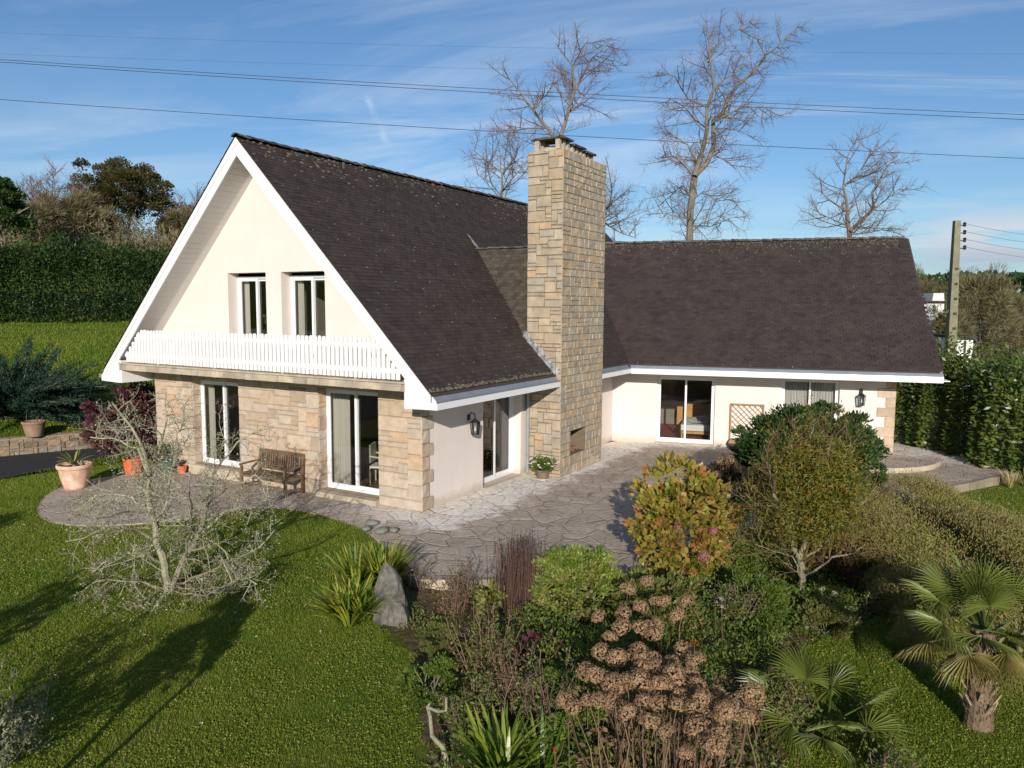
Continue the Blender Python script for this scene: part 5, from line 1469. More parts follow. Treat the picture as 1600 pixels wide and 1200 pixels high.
# grey-green twiggy shrub in the lower left corner
b = np.array([-5.3, 7.0, float(terr(-5.3, 7.0))]); t = thing('twiggy_shrub', 'sparse grey green twiggy shrub in the lower left corner', 'shrub', tuple(b))
m = MB(); tips = []
for k in range(20):
    a = rng.random() * 6.28; P = wander(b + [rng.normal(0, .15), rng.normal(0, .15), 0], (cos(a) * .8, sin(a) * .8 + .15, rng.uniform(.5, 1.4)), rng.uniform(.6, 1.2), 7, .12, .04)
    sprout(m, P, .014, .006, 0, [(.14, .42, .6, .15, .06, .007), (.09, .15, .6, .15, .08, .004)], tips)
m.build('branches', M['lichen'], t)
m = MB(); T = np.array(tips); T = np.repeat(T, 6, 0) + rng.normal(0, .035, (len(T) * 6, 3)); leaves(m, T, rng.normal(0, .5, T.shape) + [0, 0, .8], rng.uniform(.03, .07, len(T)), .02)
m.build('foliage', LM['olive'], t)

# ------------------------------------------------------------------ flower bed
# strappy clumps round the standing stone, and one at the bottom of the picture
def strappy(label, px, py, n, ln, wd, r=.18, spread=.95, tints=(.1, .9), up=.75, droop=1.0):
    b = gbase(px, py); t = thing('strap_leaf_plant', label, 'plant', tuple(b), 0, 'strap leaved clumps in the bed'); m = MB()
    for k in range(5): strap_clump(m, b + [rng.normal(0, r), rng.normal(0, r), 0], n // 5, ln, wd, spread, up, droop, tints=tints)
    m.build('leaves', LM['agap'], t); m = MB()
    for k in range(12): m.tube(wander(b + [rng.normal(0, r), rng.normal(0, r), -.02], (rng.normal(0, .15), rng.normal(0, .15), 1), .14, 3, .05), [.022, .018, .014, .01], 6)
    m.build('leaf_base', M['drystem'], t)


strappy('yellow green strap leaved clump left of the standing stone', 550, 962, 380, .66, .042, .19, .88)
strappy('tall sunlit strap leaved clump behind the standing stone', 610, 922, 480, .78, .044, .26, .88, up=.95)
strappy('fresh green strap leaved clump at the bottom centre of the picture', 788, 1215, 170, .72, .045, .14, tints=(.0, .6), up=.9)
strappy('small thin strap leaved tuft in front of the terrace kerb', 745, 940, 35, .5, .022, .10, tints=(.0, .6))

bb = gbase(905, 975); shrub('rounded_shrub', 'bright green rounded shrub with paler yellow leaves low at its front', 'shrub', bb + [0, .35, 0], .78, .72, 1.12, 24000, .055, 'bright', .5, 300, .12, ctr=.30, tintf=lambda P: np.clip((.55 - P[:, 2]) * .5, -.15, .3), jag=.025, top=-.4)
# tall dark dead stems
b = gbase(812, 955); t = thing('dead_perennial', 'clump of tall dark brown dead stems beside the bright green shrub', 'plant', tuple(b))
m = MB()
for k in range(210):
    p = b + [rng.normal(0, .17) + .02, rng.normal(0, .16), 0]; P = wander(p, (rng.normal(0, .06), rng.normal(0, .06), 1), rng.uniform(.75, 1.25), 5, .035); m.tube(P, np.linspace(.007, .003, 6), 4, rng.random())
    if k % 2: Q = np.repeat(P[2:], 5, 0) + rng.normal(0, .012, ((len(P) - 2) * 5, 3)); leaves(m, Q, rng.normal(size=Q.shape), .022, .018)
m.build('stems', M['darkstem'], t)


def bloom_mesh(kind, r=.11, n=420):
    m = MB(); d = rng.normal(size=(n, 3)); d /= np.linalg.norm(d, axis=1)[:, None]; d = d[d[:, 2] > -.55]
    lump = 1 + .13 * np.sin(d[:, 0] * 5 + 1) * np.cos(d[:, 1] * 6 + d[:, 2] * 4)
    P = d * np.array([1, 1, .82]) * r * lump[:, None] * rng.uniform(.9, 1.04, (len(d), 1)); Nn = d + rng.normal(0, .28, d.shape); Nn /= np.linalg.norm(Nn, axis=1)[:, None]; T, B_ = rot_basis(Nn); z = r * .125 * rng.uniform(.7, 1.3, (len(d), 1))
    V = np.stack([P - T * z, P - B_ * z * .8 + Nn * z * .3, P + T * z, P + B_ * z * .8 + Nn * z * .3], 1).reshape(-1, 3); t_ = np.clip(rng.random(len(d)) * .7 + .3 * rng.random(), 0, 1)
    m.add(V, np.arange(len(d) * 4).reshape(-1, 4), t_)
    return m


def hydrangea(name, label, b, r, h, leafm, n, size, heads, headm, stalks=0, hr=.11, asp=.62, lumps=70, headlab=None, ctr=.5, lr=.22, gh='flower_head'):
    t = thing(name, label, 'shrub', tuple(b))
    m = MB()
    if n: crown(m, (b[0], b[1], b[2] + h * ctr), (r[0], r[1], h * (1 - ctr)), n, size, asp, lumps, lr, .1, top=-.8, jag=.17); m.build('foliage', LM[leafm], t)
    protos = []
    for k in range(3):
        o = bloom_mesh(k, hr).build(gh, LM[headm], t) if False else None
    for k, p in enumerate(heads):
        if len(protos) < 4:
            m = bloom_mesh(k, hr); m.V = [v + np.array(p) for v in m.V]; o = m.build(gh, LM[headm], t)
            # re-centre so that copies can be moved
            me = o.data; co = np.empty(len(me.vertices) * 3, np.float32); me.vertices.foreach_get('co', co); lp = np.array(p) - np.array(b); co = (co.reshape(-1, 3) - lp).ravel(); me.vertices.foreach_set('co', co.astype(np.float32)); o.location = lp; protos.append(o)
        else:
            o = protos[k % 4].copy(); C.objects.link(o); o.location = np.array(p) - np.array(b)
        s_ = rng.uniform(.75, 1.2); o.scale = (s_, s_, s_ * rng.uniform(.8, 1.05)); o.rotation_euler = (rng.normal(0, .35), rng.normal(0, .35), rng.random() * 6)
        if headlab: o['label'] = headlab
    m = MB()
    for p in heads:
        q_ = np.array([b[0] + (p[0] - b[0]) * .72 + rng.normal(0, .05), b[1] + (p[1] - b[1]) * .72 + rng.normal(0, .05), b[2]])
        mid = (q_ + p) / 2 + rng.normal(0, .06, 3); m.tube([q_, mid, np.array(p)], [.008, .006, .004], 5, rng.random())
    for k in range(stalks):
        q_ = b + [rng.normal(0, r[0] * .5), rng.normal(0, r[1] * .5), 0]; m.tube(wander(q_, (rng.normal(0, .24), rng.normal(0, .24), 1), h * rng.uniform(.5, 1.0), 4, .12), np.linspace(.007, .003, 5), 4, rng.random())
    m.build('stem', M['drystem'], t)
    return t


b = gbase(1075, 925); hh_ = H_at(b, 1075, 742) - b[2]
hd_ = [G(x, y, z) for x, y, z in ((1005, 762, .95), (1037, 762, 1.15), (1062, 764, 1.25), (1050, 800, 1.0), (1010, 790, .85), (1130, 760, 1.2), (1000, 800, .7), (1060, 822, .9), (1115, 830, .9), (1032, 846, .6), (1100, 870, .6))]
t = hydrangea('hydrangea', 'hydrangea with yellow and orange autumn leaves at the terrace edge', b + [-.02, .55, 0], (.95, .75), hh_ - .02, 'hydyel', 6800, .12, hd_[3:], 'pink', 12, .07, .62, 120, None, .44, .17)
m = MB()
for p in hd_[:3]:
    k = bloom_mesh(0, .075); k.V = [v + p for v in k.V]
    for v, f in zip(k.V, k.F): m.add(v, f[0] - f[0].min() if False else f[0], f[1])
    break
k = 0
for p in hd_[:3]:
    q_ = bloom_mesh(0, .075); q_.V = [v + p for v in q_.V]; o = q_.build('lilac_flower_head', LM['lilac'], t)
# dry brown heads: far group and big foreground group
zoomh = [(740, 225), (985, 150), (1110, 150), (1060, 240), (730, 305), (845, 310), (890, 300), (945, 285), (660, 365), (845, 190), (590, 240), (765, 75), (880, 30), (920, 345), (925, 150)]
P_ = [G(780 + x / 3.81, 900 + y / 3.81, .78) for x, y in zoomh]
b = gbase(1030, 985); hydrangea('hydrangea', 'loose hydrangea with dry pinkish brown heads just below the yellow leaved one', b, (.75, .45), .85, 'weed', 2600, .07, P_, 'hydhead', 14, .095, .5, 50)
zoomh = [(605, 450), (705, 490), (830, 450), (850, 500), (520, 570), (930, 510), (1030, 515), (1100, 440), (1170, 500), (855, 550), (1040, 580), (1140, 580), (620, 615), (680, 635), (760, 630), (830, 620), (890, 660), (965, 645), (1070, 625), (1180, 645), (1300, 700), (1080, 710), (1430, 745), (1510, 705), (860, 740), (940, 755), (1060, 775), (1160, 790), (1240, 760), (1360, 800), (1300, 875), (1230, 830), (1480, 835), (670, 740), (765, 815), (530, 740), (590, 740), (440, 780), (1000, 935), (1280, 1010), (1210, 780), (1290, 960), (1210, 720), (570, 590), (790, 610), (940, 560), (1000, 600), (700, 690), (1180, 900), (1110, 1060), (1400, 790), (1250, 990), (900, 870), (400, 740)]
P_ = [G(780 + x / 3.81, 900 + y / 3.81, .92 + rng.normal(0, .05)) for x, y in zoomh]
b = gbase(1055, 1175); b = np.array([1.55, 7.5, float(terr(1.55, 7.5))]); hydrangea('hydrangea', 'large foreground hydrangea crowded with dry brown flower heads', b, (.95, .8), .95, 'hydbrown', 1500, .08, P_, 'hydhead', 110, .096, .5, 60, ctr=.4)
b = gbase(1140, 812); P_ = [G(x, y, z) for x, y, z in ((1125, 722, 1.15), (1140, 720, 1.2), (1160, 735, 1.1), (1120, 742, 1.0), (1150, 760, .9), (1135, 775, .8), (1165, 790, .7), (1170, 740, 1.0))]
hydrangea('hydrangea', 'dull brown hydrangea with a few crimson heads in front of the dark evergreen', b + [0, .3, 0], (.62, .5), 1.25, 'hydbrown', 3400, .10, P_, 'hydhead', 16, .11, .6, 50)
t = bpy.data.objects[-1] if False else None
for (px, py) in ((1127, 762), (1134, 776)):
    pass

# dark round evergreen and the contorted willow in front of it
b = gbase(1283, 832); b = b + [0, .9, 0]; hh_ = H_at(b, 1283, 622) - b[2]
shrub('evergreen_shrub', 'big dark rounded evergreen in front of the curtained window', 'shrub', b, 1.72, 1.25, hh_, 52000, .085, 'laurel', .5, 330, .13, ctr=.48, jag=.03, stems=16)
b = gbase(1252, 945); t = thing('willow', 'contorted willow with pale twisted branches and orange green leaves', 'tree', tuple(b))
tr = MB(); tips = []; wp_ = [(.11, .80, .5, .16, .08, .009), (.09, .42, .5, .2, .10, .0055), (.10, .20, .5, .2, .06, .0035)]
wl = MB()
for pts, r0, r1, sd_ in (([(1252, 945), (1254, 905), (1250, 870)], .055, .045, 0), ([(1250, 870), (1262, 830), (1255, 790), (1268, 740), (1262, 690), (1275, 655)], .04, .010, .2), ([(1252, 885), (1238, 850), (1232, 810), (1210, 775), (1200, 730), (1195, 690)], .03, .008, -.5),
                         ([(1256, 900), (1285, 885), (1300, 870), (1335, 865), (1350, 850)], .022, .008, -.3), ([(1262, 830), (1285, 790), (1310, 760), (1320, 710), (1330, 690)], .025, .008, .5), ([(1245, 860), (1215, 830), (1190, 800), (1165, 770)], .02, .007, .3),
                         ([(1258, 820), (1240, 780), (1245, 740), (1230, 700)], .022, .008, -.4), ([(1260, 870), (1290, 850), (1310, 820), (1345, 790), (1370, 760)], .018, .006, 0), ([(1258, 800), (1290, 750), (1295, 700), (1300, 680)], .02, .007, -.6), ([(1250, 900), (1240, 870), (1205, 860), (1180, 850)], .014, .006, -.2)):
    P = np.array([D(x, y, b[1] + sd_ * (k / (len(pts) - 1))) for k, (x, y) in enumerate(pts)]); Q = [P[0]]
    for a, c in zip(P[:-1], P[1:]):
        k = max(1, int(np.linalg.norm(c - a) / .08))
        for j in range(1, k + 1): Q.append(a + (c - a) * j / k + np.array([sin(j * 1.9 + a[0] * 9), cos(j * 1.6), 0]) * .014)
    Q = np.array(Q); tr.tube(Q, np.linspace(r0, r1, len(Q)), 8); sprout(wl, Q[len(Q) // 3:], .007, .005, 0, wp_, tips)
tr.build('trunk', M['bark'], t); M['willowtwig'] = mat('willow_twig', (.12, .09, .04), .9, .1, tint=even((.09, .065, .03), (.17, .12, .06))); wl.build('twigs', M['willowtwig'], t)
T = np.array(tips); T = T[((T[:, 2] > b[2] + 1.25) & (np.abs(T[:, 0] - b[0] - .05) < .62) & (T[:, 2] < b[2] + 2.55)) | (rng.random(len(T)) < .10)]; T = T[rng.permutation(len(T))[:2600]]; T = np.repeat(T, 5, 0) + rng.normal(0, .07, (len(T) * 5, 3)); m = MB()
leaves(m, T, rng.normal(0, .6, T.shape) + [0, 0, -.1], rng.uniform(.05, .10, len(T)), .018, np.clip(rng.random(len(T)) * .7 + .3 * (T[:, 2] - .8) / 2, 0, 1)); 
cc_ = b + [.04, .05, 1.78]; n = 16000; q_ = rng.normal(size=(n, 3)) * [.50, .42, .46]; kk_ = rng.integers(0, 90, n); Lc = np.clip(rng.normal(size=(90, 3)), -1.7, 1.7) * [.38, .34, .38]; Pq = cc_ + Lc[kk_] + rng.normal(size=(n, 3)) * .13; leaves(m, Pq, rng.normal(0, .6, Pq.shape) + [0, 0, -.1], rng.uniform(.05, .10, n), .02, np.clip(rng.random(n) * .6 + .4 * (kk_ / 90), 0, 1))
m.build('foliage', LM['willow'], t)

bb = gbase(1330, 925); shrub('flowering_shrub', 'reddish shrub dotted with crimson flowers right of the willow trunk', 'shrub', bb + [0, .3, 0], .75, .65, .95, 9000, .06, 'redshrub', .5, 70, .2, ctr=.35, bark='darkstem')
bb = gbase(1185, 990); shrub('low_shrub', 'mid green low shrub left of the willow trunk', 'shrub', bb + [0, .4, 0], .62, .62, .75, 9000, .055, 'mid', .4, 60, .22, ctr=.35)
bb = gbase(1165, 900); shrub('low_shrub', 'light green leafy plant between the yellow hydrangea and the willow', 'shrub', bb + [0, .2, 0], .35, .35, .75, 2600, .075, 'bright', .45, 40, .25, ctr=.4)
bb = gbase(1295, 1000); shrub('low_shrub', 'small olive green shrub at the foot of the willow', 'shrub', bb + [0, .2, 0], .45, .35, .45, 4200, .05, 'weed', .5, 40, .25, ctr=.35)
bb = gbase(1215, 770); shrub('bronze_shrub', 'dark bronze leaved shrub beside the heather hedge', 'shrub', gbase(1400, 830) + [-.1, .2, 0], .55, .5, .8, 3600, .08, 'purple', .5, 40, .25, ctr=.4)
# heather hedge: lumpy band curving along the lawn
path = [gbase(1385, 800)[:2] + [.2, .4], gbase(1450, 830)[:2] + [.1, .3], gbase(1525, 890)[:2] + [.1, .2], gbase(1600, 960)[:2] + [.2, .2], gbase(1700, 1040)[:2]]
hedge('heather_hedge', 'broad olive and mauve heather hedge curving beside the right lawn', [p + [-.95, -.75] for p in path], .98, 3.3, 150000, .05, 'heather', bump_=.22, asp=.28, upg=.5, mound=True)
hedge('heather_bank', 'lower heathery bank between the willow and the palm', [gbase(1330, 880)[:2] + [.4, .4], gbase(1420, 930)[:2] + [.1, .3], gbase(1480, 975)[:2] + [.0, .3]], .6, 1.2, 26000, .055, 'heather', bump_=.3, asp=.3, upg=.6, mound=True)

# low mounds, small shrubs and bare stems in the front of the bed
bb = gbase(672, 1105); shrub('small_shrub', 'small dense dark green shrub at the lawn edge of the bed', 'shrub', bb + [0, .15, 0], .36, .32, .52, 5200, .045, 'mid', .5, 50, .22, ctr=.35)
bb = gbase(700, 1035); shrub('mossy_mound', 'flat mossy green mound behind the small dense shrub', 'ground cover plant', bb + [0, .1, 0], .50, .36, .20, 9000, .03, 'weed', .3, 60, .2, stems=3, up=.9, ctr=.1)
bb = gbase(645, 1000); shrub('mossy_mound', 'thin olive mound just in front of the standing stone', 'ground cover plant', bb + [.35, .15, 0], .38, .22, .16, 4200, .03, 'weed', .3, 40, .2, stems=3, up=.9, ctr=.1)
bb = gbase(768, 960); shrub('yellow_plant', 'small plant with pale yellow leaves in front of the kerb', 'plant', bb, .22, .2, .42, 420, .075, 'yellow', .6, 14, .35, stems=6, ctr=.45)
bb = gbase(845, 1040); shrub('red_leaved_plant', 'low plant with crimson and green broad leaves below the bright green shrub', 'plant', bb, .34, .25, .34, 520, .10, 'purple', .6, 20, .35, stems=4, ctr=.4)
bb = gbase(880, 1105); shrub('small_shrub', 'small mid green shrub left of the large dry hydrangea', 'shrub', bb, .36, .3, .5, 3200, .05, 'mid', .45, 40, .25, ctr=.35)
bb = gbase(905, 1190); shrub('small_shrub', 'low green leafy shrub at the bottom edge beside the dry hydrangea', 'shrub', bb, .40, .3, .55, 3600, .05, 'mid', .45, 40, .25, ctr=.35)
for (px, py, hgt, n, lab, lf, grp) in ((712, 960, .85, 26, 'bare twiggy rose bush in front of the terrace kerb', 60, 1), (760, 1080, .95, 30, 'thorny rose bush in the middle of the left part of the bed', 220, 1), (800, 1120, .8, 30, 'brown twiggy bush beside the bottom strap leaved clump', 90, 1), (725, 1160, .7, 22, 'leafy low rose bush near the lichened dead stem', 260, 1), (850, 1150, .95, 24, 'tall brown stemmed rose with two salmon flowers', 120, 1), (1150, 985, .8, 20, 'wiry plant with white daisies right of the dry hydrangea heads', 160, 1), (1212, 1150, .6, 34, 'dark tangled bush left of the low fan palm', 240, 1), (1395, 1240, .4, 18, 'straggly plant under the low fan palm', 220, 1), (655, 925, .55, 14, 'reddish bare stems beside the standing stone', 20, 1)):
    b = gbase(px, py); t = thing('twiggy_bush', lab, 'bush', tuple(b), 0, 'twiggy bushes in the bed'); m = MB(); tips = []
    for k in range(n):
        a = rng.random() * 6.28; P = wander(b + [rng.normal(0, .07), rng.normal(0, .07), 0], (cos(a) * .35, sin(a) * .35, 1), hgt * rng.uniform(.6, 1.1), 6, .10); sprout(m, P, .007, .004, 0, [(.12, .24, .6, .15, .03, .004), (.09, .10, .6, .15, .03, .003)], tips)
    m.build('stems', M['drystem' if n > 25 else 'twig'], t); m = MB(); T = np.array(tips); T = np.repeat(T[rng.permutation(len(T))[:max(10, lf * 3)]], 3, 0); T = T + rng.normal(0, .03, T.shape)
    leaves(m, T, rng.normal(size=T.shape), rng.uniform(.025, .055, len(T)), .025); m.build('foliage', LM['weed' if lf > 100 else 'hydbrown'], t)
# single blooms standing on stems
for (px, py, z, mt, lab, r_) in ((888, 1130, .75, 'pink', 'salmon pink rose at the top of a tall brown stem', .035), (867, 1172, .6, 'red', 'orange red rose near the bottom strap leaved clump', .03), (1355, 902, .55, 'pink', 'coral pink bloom by the crimson shrub', .045), (1126, 935, .5, 'white', 'lone white daisy left of the daisy cluster', .03), (1118, 941, .5, 'white', 'white daisy at the left of the daisy cluster', .03), (1128, 936, .52, 'white', 'white daisy at the top of the daisy cluster', .03), (1128, 948, .5, 'white', 'white daisy at the bottom of the daisy cluster', .03),
                                 (1085, 1004, .55, 'red', 'orange red spiky flower above the dry heads', .05), (1284, 920, .4, 'white', 'left white bloom at the willow foot', .04), (1304, 926, .4, 'white', 'right white bloom at the willow foot', .04)):
    p = G(px, py, z); zg = float(terr(p[0], p[1])); t = thing('flower', lab, 'flower', (p[0], p[1], zg)); m = bloom_mesh(0, r_, 60); m.V = [v + p for v in m.V]; m.build('petals', LM[mt], t); m = MB(); m.tube([(p[0] + .04, p[1] + .03, zg), p], .004, 4); m.build('stem', M['drystem'], t)
# lichened dead stem
b = gbase(700, 1200); t = thing('dead_branch', 'pale lichened dead forked stem at the front edge of the bed', 'dead branch', tuple(b)); m = MB(); P = [G(700, 1200, -.2), G(692, 1168, -.05), G(675, 1150, .05), G(672, 1120, .18), G(668, 1105, .3), G(672, 1098, .36)]; m.tube(P, [.03, .026, .022, .02, .018, .01], 7); m.tube([P[4], G(685, 1112, .28), G(697, 1110, .34), G(697, 1092, .46)], [.016, .015, .014, .012], 6); m.build('branch', M['lichen'], t)
# straw tuft at the end of the landing
b = gbase(1578, 762); t = thing('straw_tuft', 'dry straw coloured grass tuft at the far corner of the landing', 'grass tuft', tuple(b)); m = MB(); strap_clump(m, b, 45, .55, .02, .7, 1.0, .8, tints=(.0, 1)); strap_clump(m, b + [.5, .1, 0], 35, .5, .02, .7, 1.0, .8); m.build('leaves', LM['drygrass'], t)


n = 90000; x = rng.uniform(.2, 7, n); y = rng.uniform(7.2, 15.5, n); k = pip(x, y, BP) & ~pip(x, y, TP); x, y = x[k], y[k]; cl = .5 + .5 * np.sin(x * 2.3 + 1.3 * np.sin(y * 1.7)) * np.sin(y * 2.1 + np.sin(x * 1.9)); k = (rng.random(len(x)) < .25 + .75 * cl) & ~((x > 2.5) & (y < 9.2)); x, y, cl = x[k], y[k], cl[k]
m = MB(); P = np.stack([x, y, terr(x, y) + .04 + (.18 + .34 * cl) * rng.random(len(x)) ** .8], 1); leaves(m, P, rng.normal(0, .6, P.shape) + [0, 0, .7], rng.uniform(.035, .075, len(P)), .026, np.clip(rng.random(len(P)) * .6 + .4 * cl, 0, 1))
tag(m.build('bed_greenery', LM['mid']), 'dense low green foliage filling the middle of the bed', 'ground cover', kind='stuff')


# ------------------------------------------------------------------ fan palms
def frond(m, ms, base, tip, facing, R_, n=38, arc=3.9, droop=.12, split=.30):
    """fan leaf on a petiole from base to tip, blade opening away from the base"""
    base = np.array(base); tip = np.array(tip); ax = tip - base; l = np.linalg.norm(ax); ax /= l
    mid = (base + tip) / 2 + np.array([0, 0, .06 * l]); ms.tube([base, mid, tip], [.016, .011, .008], 5, .3)
    s = np.cross(ax, facing); s /= np.linalg.norm(s); up = np.cross(s, ax)
    an = np.linspace(-arc / 2, arc / 2, n + 1); prev = None
    for k in range(n):
        a0, a1 = an[k], an[k + 1]; am = (a0 + a1) / 2; Rk = R_ * (1 - .16 * abs(am) / (arc / 2)) * rng.uniform(.92, 1.06); zf = .06 * R_

        def pt(a, r, z): return tip + (ax * cos(a) + s * sin(a)) * r + up * z - np.array([0, 0, droop]) * (r / R_) ** 2 * R_ * (1 + .6 * abs(a))
        q = split * R_; g = .018 * (1 if k % 2 else -1)
        V = [tip + up * 0, pt(a0, q, 0), pt(am, q, g * 1.2 * R_ / .6), pt(a1, q, 0), pt(a0 + (am - a0) * .52, Rk * .72, 0), pt(am, Rk * .72, g * .8), pt(a1 - (a1 - am) * .52, Rk * .72, 0), pt(am + rng.normal(0, .01), Rk, -.03)]
        t_ = np.clip(.35 + .5 * rng.random() * .6 + .15 * (k % 2), 0, 1)
        m.add(V, [(0, 1, 2), (0, 2, 3), (4, 5, 7), (5, 6, 7)], t_)
        m.add(V, [(1, 4, 5, 2), (2, 5, 6, 3)], t_)


def palm(label, b, th, fr, R_, trunk=True):
    t = thing('fan_palm', label, 'palm', tuple(b), 0, 'fan palms on the right lawn'); top = b + [0, 0, th]
    if trunk:
        m = MB(); P = np.array([b + [0, 0, -.05], b + [0, 0, .12], b + [.0, 0, th * .35], b + [-.02, 0, th * .7], top]); m.tube(P, [.16, .14, .125, .14, .10], 14, .4, cap=True)
        for k in range(520):
            a = rng.random() * 6.28; z = rng.uniform(.02, th); r_ = .122; p = b + [cos(a) * r_, sin(a) * r_, z]; m.tube([p, p + [cos(a) * .035, sin(a) * .035, rng.uniform(.03, .09)]], [.006, .002], 3, rng.random() * .6)
        for k in range(34):
            a = k * 2.4; z = th * (.15 + .8 * k / 34); p = b + [cos(a) * .12, sin(a) * .12, z]; m.prism([p + [-sin(a) * .03, cos(a) * .03, 0], p + [sin(a) * .03, -cos(a) * .03, 0], p + [cos(a) * .07 + sin(a) * .012, sin(a) * .07 - cos(a) * .012, .13], p + [cos(a) * .07 - sin(a) * .012, sin(a) * .07 + cos(a) * .012, .13]], (cos(a) * .02, sin(a) * .02, 0), .95)
        m.build('trunk', M['palmtrunk'], t)
    for (a, el_, pl, rr, old) in fr:
        d = np.array([cos(a) * cos(el_), sin(a) * cos(el_), sin(el_)]); tip = top + d * pl; m = MB(); ms = MB()
        frond(m, m, top + [0, 0, -.05], tip, np.array([0, 0, 1.0]) + rng.normal(0, .35, 3) + np.array([cos(a), sin(a), 0]) * (-.9 * sin(el_)), rr, droop=.30 if old else .14); m.build('frond', LM['palmold' if old else 'palm'], t)


b = gbase(1528, 1135); th = max(.75, H_at(b, 1512, 985) - b[2])
palm('taller fan palm with a shaggy fibrous trunk near the right edge', b, th, [(2.9, .55, .55, .52, 0), (2.3, .75, .50, .55, 0), (1.7, .9, .50, .55, 0), (1.1, .75, .55, .52, 0), (.5, .6, .6, .52, 0), (-.2, .5, .6, .5, 0), (3.5, .25, .65, .45, 0), (4.1, .15, .40, .50, 0), (4.9, .25, .35, .45, 0), (5.6, .3, .5, .48, 0), (2.0, 1.3, .4, .45, 0), (4.4, 1.2, .35, .42, 0),
                                                                                   (3.8, -.45, .42, .40, 1), (4.5, -.65, .30, .40, 1), (5.2, -.6, .30, .42, 1), (5.9, -.35, .55, .45, 1), (3.0, -.3, .6, .42, 1)], .5)
b = gbase(1292, 1150); palm('low trunkless fan palm beside the dry hydrangea', b, .12, [(2.7, .45, .60, .52, 0), (1.75, .62, .55, .56, 0), (.35, .28, .50, .56, 0), (3.5, .25, .50, .48, 0), (4.7, .55, .22, .42, 0), (5.7, .18, .40, .48, 0), (1.1, .5, .5, .48, 0), (3.0, .2, .7, .42, 0), (2.2, .25, .7, .42, 0), (4.2, .15, .42, .40, 0)], .6, False)

# ------------------------------------------------------------------ rooms behind the glass
def fr_box(F, lst, name, mt, parent):
    m = MB(F)
    for bx in lst: m.box(*bx)
    return m.build(name, mt, parent)


c = HM @ Vector((1.6, 2.45, .04)); t = thing('armchair', 'ivory open armchair behind the right ground floor window', 'chair', tuple(c), pi / 2 - AZ); B = Matrix.Translation(c) @ Matrix.Rotation(pi / 2 - AZ + .4, 4, 'Z')
fr_box(B, [(-.26, .26, -.26, .26, .42, .47)], 'seat', M['linen'], t); fr_box(B, [(-.25, .25, .22, .27, .55, 1.0)], 'backrest', M['ivorywood'], t)
for sx_ in (-1, 1):
    for sy_ in (-1, 1): m = MB(B); m.tube([(sx_ * .24, sy_ * .24, 0), (sx_ * .25, sy_ * .25, .42)], [.016, .03], 8); m.build('leg', M['ivorywood'], t)
    m = MB(B); m.tube([(sx_ * .26, -.2, .44), (sx_ * .28, -.18, .66), (sx_ * .28, .0, .69), (sx_ * .26, .24, .72)], .022, 8); m.build('armrest', M['ivorywood'], t)
c = HM @ Vector((1.7, 1.35, .04)); t = thing('side_table', 'dark side table behind the right ground floor window', 'table', tuple(c)); m = MB(); m.lathe([(.001, .70), (.36, .70), (.38, .72), (.38, .74), (.001, .74)], tuple(c), 24); m.build('table_top', M['pine'], t); m = MB(); m.tube([tuple(c), tuple(c + Vector((0, 0, .7)))], .035, 8); m.lathe([(.22, 0), (.20, .04), (.03, .08)], tuple(c), 16); m.build('pedestal', M['pine'], t)
pc = c + Vector((0, 0, .74)); t = thing('house_plant', 'pink pot with a green plant on the dark side table', 'house plant', tuple(pc)); m = MB(); m.lathe([(.07, 0), (.10, .12), (.11, .20), (.09, .20)], tuple(pc), 18); m.build('pot', M['pinkglaze'], t, smooth=True); m = MB(); crown(m, np.array(pc) + [0, 0, .34], (.2, .2, .16), 260, .10, .5, 14, .4); m.build('leaves', LM['mid'], t)
c = HM @ Vector((1.0, 5.95, .04)); t = thing('house_plant', 'tall leafy plant behind the left ground floor window', 'house plant', tuple(c)); m = MB(); m.lathe([(.13, 0), (.17, .25), (.15, .25)], tuple(c), 16); m.build('pot', M['brownpot'], t); m = MB(); crown(m, np.array(c) + [0, 0, .85], (.30, .34, .55), 700, .13, .4, 30, .3); m.build('leaves', LM['mid'], t)
c = HM @ Vector((1.0, 5.25, 2.95)); t = thing('hanging_plant', 'trailing pale green plant on a stand behind the left balcony window', 'house plant', tuple(c)); m = MB(); m.tube([tuple(c), tuple(c + Vector((0, 0, 1.05)))], .02, 8); m.lathe([(.10, 1.02), (.13, 1.18), (.11, 1.18)], tuple(c), 14); m.build('stand', M['brownpot'], t)
m = MB()
for k in range(40):
    a = rng.random() * 6.28; P = wander(np.array(c) + [0, 0, 1.2], (cos(a) * .8, sin(a) * .8, .9), .6, 6, .05, -.28); leaves(m, np.repeat(P, 2, 0), rng.normal(0, .5, (14, 3)) + [0, 0, -.6], .09, .03)
m.build('leaves', LM['olive'], t)
t = thing('bookshelf', 'white bookshelf behind the right balcony window', 'shelf', tuple(HM @ Vector((2.6, 2.9, 2.94)))); FB = HM @ Matrix.Translation((2.6, 2.2, 2.94))
fr_box(FB, [(0, .35, 0, .03, 0, 2.1), (0, .35, 1.2, 1.23, 0, 2.1), (.32, .35, .03, 1.2, 0, 2.1)], 'cabinet', M['pvc'], t); fr_box(FB, [(.0, .31, .03, 1.2, z, z + .03) for z in (.35, .8, 1.25, 1.65, 2.05)], 'shelf', M['pvc'], t)
m = MB(FB)
for z in (.38, .83, 1.28, 1.68):
    y = .06
    while y < 1.1: wd_ = rng.uniform(.02, .06); m.box(.05, .24, y, y + wd_ * .9, z, z + rng.uniform(.16, .30), rng.random()); y += wd_ + (.15 if rng.random() < .12 else 0)
bk = m.build('books', M['books'], t); bk['kind'] = 'stuff'
WB = WM @ Matrix.Translation((1.45, 3.3, .04)); t = thing('bed', 'single bed with pale bedding inside the wing room', 'bed', tuple(WM @ Vector((1.45, 3.3, .04))))
